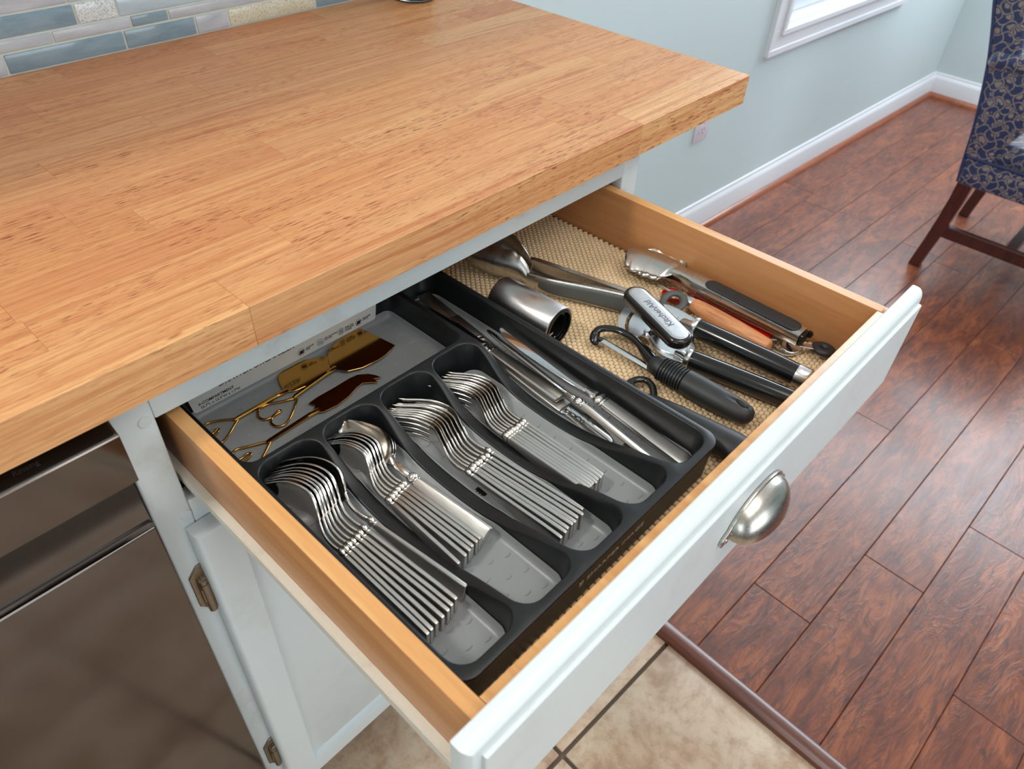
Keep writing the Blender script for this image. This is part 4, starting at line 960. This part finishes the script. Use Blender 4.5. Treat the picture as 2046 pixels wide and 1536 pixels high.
t2.location = (0.0085, 0.0028, -0.0072)
for o in t2.children:
    if o.name.startswith('pull'): o.location = -t2.location
# ---- wooden handled pick
wk = empty('wood_handle_pick'); tag(wk, 'metal pick with a turned light wooden handle between opener and tongs', 'pick')
ang = math.atan2(0.0032, 0.1046)
def along(p, q): 
    p, q = Vector(p), Vector(q); y = (q - p).normalized(); x = y.cross(Vector((0, 0, 1))).normalized(); z = x.cross(y)
    return Matrix(((x.x, y.x, z.x, p.x), (x.y, y.y, z.y, p.y), (x.z, y.z, z.z, p.z), (0, 0, 0, 1)))
mw = along((-0.3235, -0.2540, LZ + 0.0118), (-0.3170, -0.1480, LZ + 0.0135))
MB().lathe([(0, 0), (0.0072, 0), (0.0086, 0.0010), (0.0094, 0.003), (0.0100, 0.02), (0.0104, 0.045), (0.0100, 0.075), (0.0090, 0.094), (0.0080, 0.1025), (0.0072, 0.1045), (0, 0.1045)], 28, mw).build('handle', M['handlewood'], wk, smooth=45)
MB().lathe([(0, 0.1035), (0.0068, 0.1035), (0.0072, 0.1045), (0.0072, 0.1135), (0.0065, 0.115), (0, 0.115)], 24, mw).build('ferrule', M['brushed'], wk, smooth=45)
MB().lathe([(0.0018, 0.114), (0.0017, 0.142), (0.0015, 0.150), (0.0003, 0.157)], 12, mw).build('spike', M['tong'], wk, smooth=45)

wk.location = (-0.0045, -0.0010, -0.0012)
# ---- red bottle opener
rd = empty('bottle_opener'); tag(rd, 'red plastic bottle opener with white lettering and steel end under the wooden handle', 'bottle opener')
zr = LZ + 0.0004
MB().prism([(-0.3100, -0.1400), (-0.2850, -0.1400), (-0.2860, -0.2440), (-0.3120, -0.2470), (-0.3120, -0.1500)], zr, zr + 0.0095, 0.0025, 3).build('body', M['red'], rd, smooth=40)
MB().prism([(-0.3115, -0.2455), (-0.2865, -0.2425), (-0.2880, -0.2510), (-0.3060, -0.2540)], zr + 0.001, zr + 0.0088, 0.001, 1).build('end_cap', M['glass'], rd, smooth=30)
MB().tube([(-0.3130 + 0.0105 * math.cos(a), -0.1195 + 0.0125 * math.sin(a), zr + 0.004) for a in [i * PI / 12 for i in range(24)]], 0.0032, 8, 0.9, closed=True).prism([(-0.3165, -0.1335), (-0.3085, -0.1335), (-0.3040, -0.1410), (-0.3165, -0.1410)], zr + 0.001, zr + 0.008, 0.001, 1).build('ring', M['red'], rd, smooth=60)
text('(P)ROTTER', 0.0150, M['whiteink'], 'lettering', rd, frame((-0.2905, -0.2245, zr + 0.0097), (0.0, 1, 0), (-1, 0.0, 0)), 0.00008, 0.0001, width=0.72)
mb = MB(); pts_o = [(-0.3160 + 0.0, -0.2500), (-0.3195, -0.2620), (-0.3160, -0.2735), (-0.3060, -0.2800), (-0.2945, -0.2810), (-0.2850, -0.2740), (-0.2830, -0.2620), (-0.2900, -0.2520), (-0.2950, -0.2480)]
pts_i = [(-0.3120, -0.2540), (-0.3150, -0.2620), (-0.3120, -0.2700), (-0.3060, -0.2745), (-0.3010, -0.2700), (-0.2960, -0.2640), (-0.2910, -0.2600), (-0.2930, -0.2550), (-0.2975, -0.2520)]
so = spline([(x, y, 0) for x, y in pts_o], 4); si = spline([(x, y, 0) for x, y in pts_i], 4); V = mb.bm.verts.new
RR = [[V((p.x, p.y, zr + z)) for p in q_] for q_, z in ((so, 0.0030), (so, 0.0048), (si, 0.0048), (si, 0.0030))]
fs = []
for a, b in zip(RR, RR[1:] + [RR[0]]):
    for k in range(len(a) - 1): fs.append(mb.bm.faces.new((a[k], a[k + 1], b[k + 1], b[k])))
for i_ in (0, -1): fs.append(mb.bm.faces.new([r_[i_] for r_ in RR]))
bmesh.ops.recalc_face_normals(mb.bm, faces=fs)
mb.build('steel_opener', M['plate'], rd, smooth=40)
# ---- round steel spoon end beside it
sp_ = empty('measuring_spoon'); tag(sp_, 'small shallow steel spoon lying by the drawer front under the tongs hinge', 'spoon')
mb = MB(); rg = []
for i in range(7):
    r_ = 0.0145 * math.sin(PI / 2 * (i + 0.05) / 6.0) ; z_ = LZ + 0.001 + 0.0055 * (1 - math.cos(PI / 2 * i / 6.0)); rg.append([Vector((-0.2985 + r_ * math.cos(a), -0.2690 + 0.85 * r_ * math.sin(a), z_)) for a in [j * PI / 14 for j in range(28)]])
for i in range(6, -1, -1):
    r_ = 0.0137 * math.sin(PI / 2 * (i + 0.05) / 6.0); z_ = LZ + 0.0018 + 0.0050 * (1 - math.cos(PI / 2 * i / 6.0)); rg.append([Vector((-0.2985 + r_ * math.cos(a), -0.2690 + 0.85 * r_ * math.sin(a), z_)) for a in [j * PI / 14 for j in range(28)]])
mb.loft(rg); mb.prism([(-0.2900, -0.2600), (-0.2850, -0.2630), (-0.2785, -0.1700), (-0.2840, -0.1700)], LZ + 0.0055, LZ + 0.0068, 0.0003, 1)
mb.build('spoon_body', M['plate'], sp_, smooth=60)

# ---- can opener
co = empty('can_opener'); tag(co, 'can opener with black round handles and silver inlaid turning knob', 'can opener')
def handle_tube(p, q, r, cap):
    mw = along(p, q); Ln = (Vector(q) - Vector(p)).length
    h = MB().lathe([(0, 0.006), (r * 0.97, 0.006), (r * 1.0, 0.010), (r * 1.06, Ln * 0.35), (r * 1.08, Ln * 0.7), (r * 1.02, Ln - (0.014 if cap else 0.002)), (0, Ln - (0.0139 if cap else 0))], 32, mw).build('handle', M['gloss'], co, smooth=45)
    MB().lathe([(0, 0.0), (r * 0.80, 0.0), (r * 1.03, 0.001), (r * 1.06, 0.0025), (r * 1.06, 0.0055), (r * 0.98, 0.0065), (0, 0.0065)], 32, mw).build('collar', M['brushed'], h, smooth=45)
    if cap: MB().lathe([(0, Ln - 0.015), (r * 1.03, Ln - 0.0145), (r * 1.03, Ln - 0.002), (r * 0.9, Ln), (0, Ln)], 32, mw).build('end_cap', M['brushed'], h, smooth=45)
handle_tube((-0.3715, -0.1800, LZ + 0.0225), (-0.3600, -0.3160, LZ + 0.0215), 0.0114, True)
handle_tube((-0.4165, -0.2010, LZ + 0.0165), (-0.3890, -0.3245, LZ + 0.0125), 0.0106, False)
pz = LZ + 0.0135
po = [(-0.3900, -0.1000), (-0.4120, -0.1080), (-0.4260, -0.1190), (-0.4320, -0.1310), (-0.4300, -0.1400), (-0.4180, -0.1440), (-0.4200, -0.1560), (-0.4300, -0.1760), (-0.4290, -0.1930), (-0.4230, -0.2080), (-0.4080, -0.2080), (-0.3960, -0.2000), (-0.3780, -0.1880), (-0.3640, -0.1820), (-0.3500, -0.1720), (-0.3470, -0.1550), (-0.3480, -0.1360), (-0.3560, -0.1220), (-0.3700, -0.1080)]
ph = [(-0.3900, -0.1110), (-0.4060, -0.1150), (-0.4200, -0.1230), (-0.4255, -0.1310), (-0.4220, -0.1370), (-0.4120, -0.1375), (-0.4060, -0.1330), (-0.3990, -0.1310), (-0.3920, -0.1260), (-0.3880, -0.1180)]
def holed(outer_, inner_, z0, z1):
    mb = MB(); vs_ = [Vector(p) for p in outer_] + [Vector(p) for p in inner_]; n1, n2 = len(outer_), len(inner_)
    es_ = [(i, (i + 1) % n1) for i in range(n1)] + [(n1 + i, n1 + (i + 1) % n2) for i in range(n2)]
    ov_, _, of_, _, _, _ = geometry.delaunay_2d_cdt(vs_, es_, [], 0, 1e-7)
    def pip(p, poly):
        c_ = False; j = len(poly) - 1
        for i in range(len(poly)):
            if (poly[i][1] > p[1]) != (poly[j][1] > p[1]) and p[0] < (poly[j][0] - poly[i][0]) * (p[1] - poly[i][1]) / (poly[j][1] - poly[i][1]) + poly[i][0]: c_ = not c_
            j = i
        return c_
    lo_ = [mb.bm.verts.new((p.x, p.y, z0)) for p in ov_]; hi_ = [mb.bm.verts.new((p.x, p.y, z1)) for p in ov_]
    for f_ in of_:
        c_ = sum((ov_[i] for i in f_), Vector((0, 0))) / len(f_)
        if pip(c_, outer_) and not pip(c_, inner_):
            mb.bm.faces.new([hi_[i] for i in f_]); mb.bm.faces.new([lo_[i] for i in f_][::-1])
    for a0, n_ in ((0, n1), (n1, n2)):
        for i in range(n_):
            a, b = a0 + i, a0 + (i + 1) % n_; mb.bm.faces.new((lo_[a], lo_[b], hi_[b], hi_[a]))
    bmesh.ops.recalc_face_normals(mb.bm, faces=mb.bm.faces); return mb
po2 = [(p.x, p.y) for p in spline([(x, y, 0) for x, y in po + po[:1]], 3)][:-1]; ph2 = [(p.x, p.y) for p in spline([(x, y, 0) for x, y in ph + ph[:1]], 3)][:-1]
holed(po2, ph2, pz, pz + 0.0022).build('head_plate', M['plate'], co, smooth=25)
MB().prism([(p[0] * 0.9 - 0.0385, p[1] * 0.75 - 0.040) for p in po2], pz + 0.0023, pz + 0.0040, 0.0004, 1).build('top_plate', M['plate'], co, smooth=25)
MB().lathe([(0, 0), (0.0120, 0), (0.0126, 0.0008), (0.0120, 0.003), (0, 0.003)], 28, Matrix.Translation((-0.3660, -0.1450, pz + 0.002)) @ Matrix.Rotation(PI / 2, 4, 'X')).build('cutting_wheel', M['plate'], co, smooth=40)
MB().prism([(-0.4115 + 0.0036 * math.cos(a), -0.1470 + 0.0036 * math.sin(a)) for a in [i * PI / 3 for i in range(6)]], pz + 0.002, pz + 0.0065, 0.0006, 1).build('hex_nut', M['plate'], co, smooth=30)
MB().tube([(-0.3660, -0.1650, pz + 0.004), (-0.3700, -0.1760, pz + 0.008), (-0.3715, -0.1830, LZ + 0.0225)], [0.006, 0.0065, 0.0075], 12, 0.7).tube([(-0.4180, -0.1900, pz + 0.004), (-0.4175, -0.1960, pz + 0.005), (-0.4165, -0.2030, LZ + 0.0165)], [0.005, 0.006, 0.007], 12, 0.7).build('handle_necks', M['plate'], co, smooth=60)
MB().lathe([(0, 0), (0.0065, 0), (0.0065, 0.026), (0, 0.026)], 20, Matrix.Translation((-0.4080, -0.1560, pz)) @ Matrix.Rotation(PI / 2, 4, 'X')).build('knob_shaft', M['gloss'], co, smooth=40)
kz = LZ + 0.0400; ka, kb = Vector((-0.4020, -0.1210)), Vector((-0.4300, -0.1930))
kd = (kb - ka).normalized(); kn_ = Vector((-kd.y, kd.x))
mb = MB(); rg = []
for z_, f_ in ((0, 0.72), (0.0012, 0.90), (0.004, 1.0), (0.009, 1.0), (0.0115, 0.90), (0.0122, 0.78)):
    w = 0.0150 * f_; ring = []
    for k in range(13): an = PI / 2 + PI * k / 12; p = ka + kd * (w * math.cos(an)) + kn_ * (w * math.sin(an)); ring.append(Vector((p.x, p.y, kz + z_)))
    for k in range(13): an = -PI / 2 + PI * k / 12; p = kb + kd * (w * math.cos(an)) + kn_ * (w * math.sin(an)); ring.append(Vector((p.x, p.y, kz + z_)))
    rg.append(ring)
kb_ = mb.loft(rg).build('turning_knob', M['gloss'], co, smooth=60)
pad(MB(), ka, kb, 0.0104, kz + 0.0115, 0.0014).build('silver_inlay', M['inlay'], kb_, smooth=50)
xd = -kd; 
text('KitchenAid', 0.0112, M['engrave'], 'lettering', kb_, frame((*((ka + kb) / 2 + kd * 0.0265 + kn_ * -0.0 + Vector((0.0034, -0.0013))), kz + 0.0129), (xd.x, xd.y, 0), (-xd.y, xd.x, 0)), 0.00012, 0.00016, width=0.96)

# ---- peelers
def superell(C, X, Z, a, b, n=20): return [C + X * (a * math.cos(2 * PI * k / n)) + Z * (b * math.sin(2 * PI * k / n)) for k in range(n)]
p1 = empty('vegetable_peeler'); tag(p1, 'black swivel peeler with a fat ribbed rubber handle lying diagonally on the liner', 'peeler')
ps = Vector((-0.4520, -0.1800, LZ + 0.0175)); pe = Vector((-0.4470, -0.3010, LZ + 0.0150)); X = Vector((1, 0.04, 0)).normalized(); Z = Vector((0, 0, 1)); rg = []
for t, a, b in ((0, 0.004, 0.004), (0.012, 0.0088, 0.0080), (0.05, 0.0112, 0.0100), (0.10, 0.0120, 0.0108)): rg.append(superell(ps.lerp(pe, t), X, Z, a, b))
for k in range(9):                                                        # soft fins
    t = 0.11 + k * 0.027
    for dt, f_ in ((0, 0.86), (0.004, 0.86), (0.009, 1.03), (0.019, 1.03), (0.0235, 0.86)): rg.append(superell(ps.lerp(pe, t + dt), X, Z, 0.0138 * f_, 0.0120 * f_))
for t, a, b in ((0.36, 0.0148, 0.0128), (0.50, 0.0152, 0.0130), (0.70, 0.0146, 0.0124), (0.86, 0.0132, 0.0112), (0.95, 0.0112, 0.0092), (0.985, 0.0076, 0.0062), (1.0, 0.002, 0.002)): rg.append(superell(ps.lerp(pe, t), X, Z, a, b))
hb = MB().loft(rg).build('handle', M['rubber'], p1, smooth=45)
cut = MB().lathe([(0, -0.03), (0.0036, -0.03), (0.0036, 0.03), (0, 0.03)], 20, Matrix.Translation((-0.4478, -0.2860, LZ + 0.015)) @ Matrix.Rotation(PI / 2, 4, 'X') @ Matrix.Diagonal((1.0, 1.0, 1.9, 1)))
cut = cut.build('hole_cutter', M['rubber'])
md = hb.modifiers.new('hole', 'BOOLEAN'); md.object = cut; md.operation = 'DIFFERENCE'; md.solver = 'EXACT'
bpy.context.view_layer.update(); dg = bpy.context.evaluated_depsgraph_get(); nm = bpy.data.meshes.new_from_object(hb.evaluated_get(dg)); hb.modifiers.clear(); hb.data = nm; bpy.data.objects.remove(cut, do_unlink=True)
arch = spline([(-0.4560, -0.1086, LZ + 0.0130), (-0.4520, -0.1066, LZ + 0.0150), (-0.4455, -0.1075, LZ + 0.0175), (-0.4375, -0.1170, LZ + 0.0190), (-0.4335, -0.1310, LZ + 0.0190), (-0.4350, -0.1480, LZ + 0.0190), (-0.4415, -0.1650, LZ + 0.0185), (-0.4500, -0.1840, LZ + 0.0175)], 5)
MB().tube(arch, [0.0022, 0.0034, 0.0044, 0.0050, 0.0052, 0.0050] + [0.0046] * (len(arch) - 14) + [0.0050, 0.0056, 0.0062, 0.0068, 0.0074, 0.0080, 0.0084, 0.0086], 12, 0.75).build('yoke', M['gloss'], p1, smooth=70)
MB().tube(spline([(-0.4612, -0.1160, LZ + 0.0075), (-0.4592, -0.1118, LZ + 0.0105), (-0.4550, -0.1078, LZ + 0.0135), (-0.4500, -0.1062, LZ + 0.0158)], 3), [0.0012, 0.0032, 0.0046, 0.0054, 0.0057, 0.0056, 0.0054, 0.0051, 0.0048, 0.0045], 12, 0.6).tube([(-0.4520, -0.1175, LZ + 0.0105), (-0.4545, -0.1130, LZ + 0.0115), (-0.4540, -0.1090, LZ + 0.0130)], 0.0030, 8).build('tip_scoop', M['gloss'], p1, smooth=70)
mb = MB(); rg = []
for i in range(9):
    y = -0.1170 - 0.0640 * i / 8; rg.append([Vector((-0.4520 + a, y, LZ + 0.0105 + b)) for a, b in ((-0.0042, -0.0005), (-0.0022, 0.0018), (0, 0.0024), (0.0022, 0.0018), (0.0042, -0.0005), (0.0032, -0.0010), (0, 0.0014), (-0.0032, -0.0010))])
mb.loft(rg).build('blade', M['blade'], p1, smooth=50)
p2 = empty('vegetable_peeler'); tag(p2, 'second black peeler wedged between the tray side and the drawer front', 'peeler')
ps = Vector((-0.4920, -0.2050, LZ + 0.0095)); pe = Vector((-0.4935, -0.3225, LZ + 0.0145)); rg = []
for t, a, b in ((0, 0.0045, 0.0040), (0.10, 0.0075, 0.0065), (0.30, 0.0112, 0.0088), (0.60, 0.0142, 0.0112), (0.85, 0.0168, 0.0128), (0.97, 0.0160, 0.0122), (1.0, 0.012, 0.009)): rg.append(superell(ps.lerp(pe, t), X, Z, a, b))
MB().loft(rg).build('handle', M['rubber'], p2, smooth=50)
a2 = spline([(-0.5080, -0.1960, LZ + 0.006), (-0.5000, -0.1840, LZ + 0.008), (-0.4880, -0.1800, LZ + 0.0095), (-0.4770, -0.1830, LZ + 0.0100), (-0.4715, -0.1910, LZ + 0.0100), (-0.4760, -0.2020, LZ + 0.0095), (-0.4890, -0.2120, LZ + 0.0095)], 5)
MB().tube(a2, 0.0040, 10, 0.8).tube([(-0.4860, -0.1800, LZ + 0.0105), (-0.4905, -0.1905, LZ + 0.0100), (-0.4990, -0.1990, LZ + 0.008)], 0.0022, 8).build('yoke', M['gloss'], p2, smooth=70)
MB().box(-0.5010, -0.4900, -0.1990, -0.1950, LZ + 0.006, LZ + 0.0075, 0.0003, 1).build('blade', M['blade'], p2)

# ================================================================== DISHWASHER
dwm = empty('dishwasher'); tag(dwm, 'black stainless dishwasher left of the white cabinet under the counter', 'dishwasher')
MB().box(-1.513, -0.9165, 0.030, 0.60, 0.11, 0.868).build('tub_body', M['dwblack'], dwm, smooth=0)
MB().prism([(-0.0015, 0.8070), (0.0290, 0.8070), (0.0290, 0.8655), (0.0180, 0.8655), (0.0000, 0.8590), (-0.0020, 0.8575)], -1.511, -0.9125, 0.0007, 2, axis='X').build('control_panel', M['dwdark'], dwm, smooth=30)
MB().prism([(0.0008, 0.8600), (0.0170, 0.8662), (0.0290, 0.8662), (0.0290, 0.8672), (0.0168, 0.8672), (0.0004, 0.8608)], -1.508, -0.9150, axis='X').build('touch_strip', M['dwblack'], dwm, smooth=0)
text('Rinsing', 0.0062, M['darkink'], 'lettering', dwm, frame((-0.9830, 0.0050, 0.8628), (1, 0, 0), (0, 0.93, 0.36)), 0.00005, 0)
MB().prism([(0.0160, 0.7330), (0.0290, 0.7330), (0.0290, 0.8062), (0.0260, 0.8062), (0.0230, 0.8000)], -1.511, -0.9130, 0.0005, 1, axis='X').build('pocket_handle', M['dwdark'], dwm, smooth=30)
MB().box(-1.511, -0.9130, 0.0085, 0.0290, 0.115, 0.7380, 0.0020, 3).build('door_panel', M['dwdark'], dwm)
MB().box(-1.511, -0.9165, 0.070, 0.085, 0.0, 0.11).build('kick_plate', M['dwblack'], dwm, smooth=0)

# ================================================================== GLASS JAR ON THE COUNTER
jr = empty('glass_jar', (-0.1215, 0.562, 0.9143)); tag(jr, 'small round glass jar at the back corner of the wooden counter', 'jar')
JR = Matrix.Rotation(PI / 2, 4, 'X')
MB().lathe([(0, 0), (0.030, 0), (0.0350, 0.0022), (0.0365, 0.006), (0.0365, 0.085), (0.033, 0.092), (0.031, 0.092), (0.0335, 0.084), (0.0335, 0.008), (0.031, 0.005), (0, 0.0045)], 48, JR).build('glass_body', M['glass'], jr, smooth=50)
MB().lathe([(0, 0.0052), (0.0308, 0.0058), (0.0330, 0.009), (0.0330, 0.060), (0, 0.060)], 40, JR).build('contents', m_plain('terracotta_filling', (150, 84, 54), 0.6), jr, smooth=50)
annulus(0.0340, 0.0368, 0.0785, 0.0925).build('lid_band', M['pull'], jr, smooth=40).rotation_euler = (PI / 2, 0, 0)

# ================================================================== DINING CHAIR
ch = empty('dining_chair'); tag(ch, 'dining armchair in blue and gold patterned fabric with dark mahogany legs', 'chair')
cx0, cx1 = 1.415, 1.93
back = [(-0.068, 0.300), (-0.0565, 0.376), (-0.043, 0.470), (-0.012, 0.610), (0.016, 0.700), (0.045, 0.780), (0.080, 0.90), (0.112, 1.02), (0.105, 1.06), (0.070, 1.075), (0.030, 1.05), (0.000, 0.95), (-0.040, 0.80), (-0.085, 0.62), (-0.125, 0.42), (-0.135, 0.300)]
MB().prism(back, cx0, cx1, 0.012, 3, axis='X').build('backrest', M['fabric'], ch, smooth=40)
bp_ = spline([(cx0 + 0.004, y, z) for y, z in back[:9]], 4); mb = MB(); mb.tube(bp_, 0.0042, 8, up=(1, 0, 0))
mb.build('piping', M['piping'], ch, smooth=80)
MB().box(cx0 - 0.0015, cx1 + 0.0015, -0.520, -0.0665, 0.2950, 0.3765, 0.010, 3).build('seat_rail', M['fabric'], ch)
MB().box(cx0 + 0.012, cx1 - 0.012, -0.525, -0.100, 0.3700, 0.4350, 0.022, 4).build('seat_cushion', M['fabric'], ch)
mb = MB(); mb.tube([(cx0 - 0.001, -0.062, 0.3775), (cx0 - 0.001, -0.30, 0.3770), (cx0 - 0.001, -0.518, 0.3765), (cx0 + 0.03, -0.522, 0.3765), (cx1, -0.522, 0.3765)], 0.0045, 8)
mb.build('seat_welt', M['piping'], ch, smooth=80)
for xa in (cx0 - 0.006, cx1 - 0.039):
    side = [(-0.056, 0.379), (-0.110, 0.396), (-0.150, 0.445), (-0.190, 0.520), (-0.300, 0.570), (-0.400, 0.575), (-0.410, 0.630), (-0.030, 0.615)]
    a_ = MB().prism(side, xa + 0.004, xa + 0.043, 0.006, 2, axis='X').build('side_panel', M['fabric'], ch, smooth=40)
    ar = spline([(xa + 0.020, -0.008, 0.632), (xa + 0.018, -0.050, 0.637), (xa + 0.016, -0.110, 0.640), (xa + 0.016, -0.250, 0.642), (xa + 0.016, -0.380, 0.640), (xa + 0.018, -0.430, 0.632)], 4)
    MB().tube(ar, [0.016, 0.022] + [0.0265] * (len(ar) - 4) + [0.022, 0.012], 14).build('arm', M['fabric'], ch, smooth=70)
for x in (cx0 + 0.004, cx1 - 0.042):
    rg = []
    for y0_, y1_, z in ((-0.0700, -0.1120, 0.300), (-0.0680, -0.1080, 0.240), (-0.0620, -0.0990, 0.170), (-0.0540, -0.0890, 0.100), (-0.0450, -0.0790, 0.040), (-0.0400, -0.0740, 0.0030)):
        rg.append([Vector((x, y1_, z)), Vector((x + 0.034, y1_, z)), Vector((x + 0.034, y0_, z)), Vector((x, y0_, z))])
    MB().loft(rg).build('leg', M['mahog'], ch, smooth=20)
    MB().box(x, x + 0.036, -0.505, -0.465, 0.003, 0.300, 0.003, 1).build('leg', M['mahog'], ch)
    MB().box(x + 0.006, x + 0.028, -0.470, -0.090, 0.1180, 0.1560, 0.002, 1).build('stretcher', M['mahog'], ch)
    for yy_ in (-0.057, -0.485): MB().lathe([(0, 0), (0.011, 0), (0.011, 0.0035), (0, 0.0035)], 14, Matrix.Translation((x + 0.017, yy_, 0.0)) @ JR).build('foot_glide', M['slotblack'], ch)
MB().box(cx0 + 0.03, cx1 - 0.03, -0.295, -0.265, 0.1200, 0.1540, 0.002, 1).build('stretcher', M['mahog'], ch)

# ================================================================== CEILING LIGHT FIXTURES
for i, (x, y, r_, lab) in enumerate(((-1.75, 0.22, 0.11, 'small round flush ceiling light near the kitchen wall'), (-0.55, -0.75, 0.30, 'wide round flush ceiling light over the kitchen floor'))):
    cf = empty('ceiling_light', (x, y, 2.42)); tag(cf, lab, 'ceiling light', 'flush kitchen ceiling lights')
    MB().lathe([(0, 0), (r_ * 1.06, 0), (r_ * 1.06, 0.018), (r_, 0.022), (0, 0.022)], 36, Matrix.Rotation(-PI / 2, 4, 'X')).build('base_ring', M['trim'], cf, smooth=40)

# ================================================================== WALL CABINET ABOVE THE BACKSPLASH (unseen, added to shade the back of the counter)
wc = empty('shading_cabinet'); tag(wc, 'unseen white wall cabinets added above the tiled backsplash to shade the counter', 'cabinet')
MB().box(-2.9, -0.30, 0.290, 0.612, 1.372, 2.15).build('body', M['white'], wc, smooth=0)
for i in range(6): MB().box(-2.895 + i * 0.433, -2.895 + i * 0.433 + 0.427, 0.271, 0.2895, 1.380, 2.142, 0.004, 2).build('door', M['white'], wc)
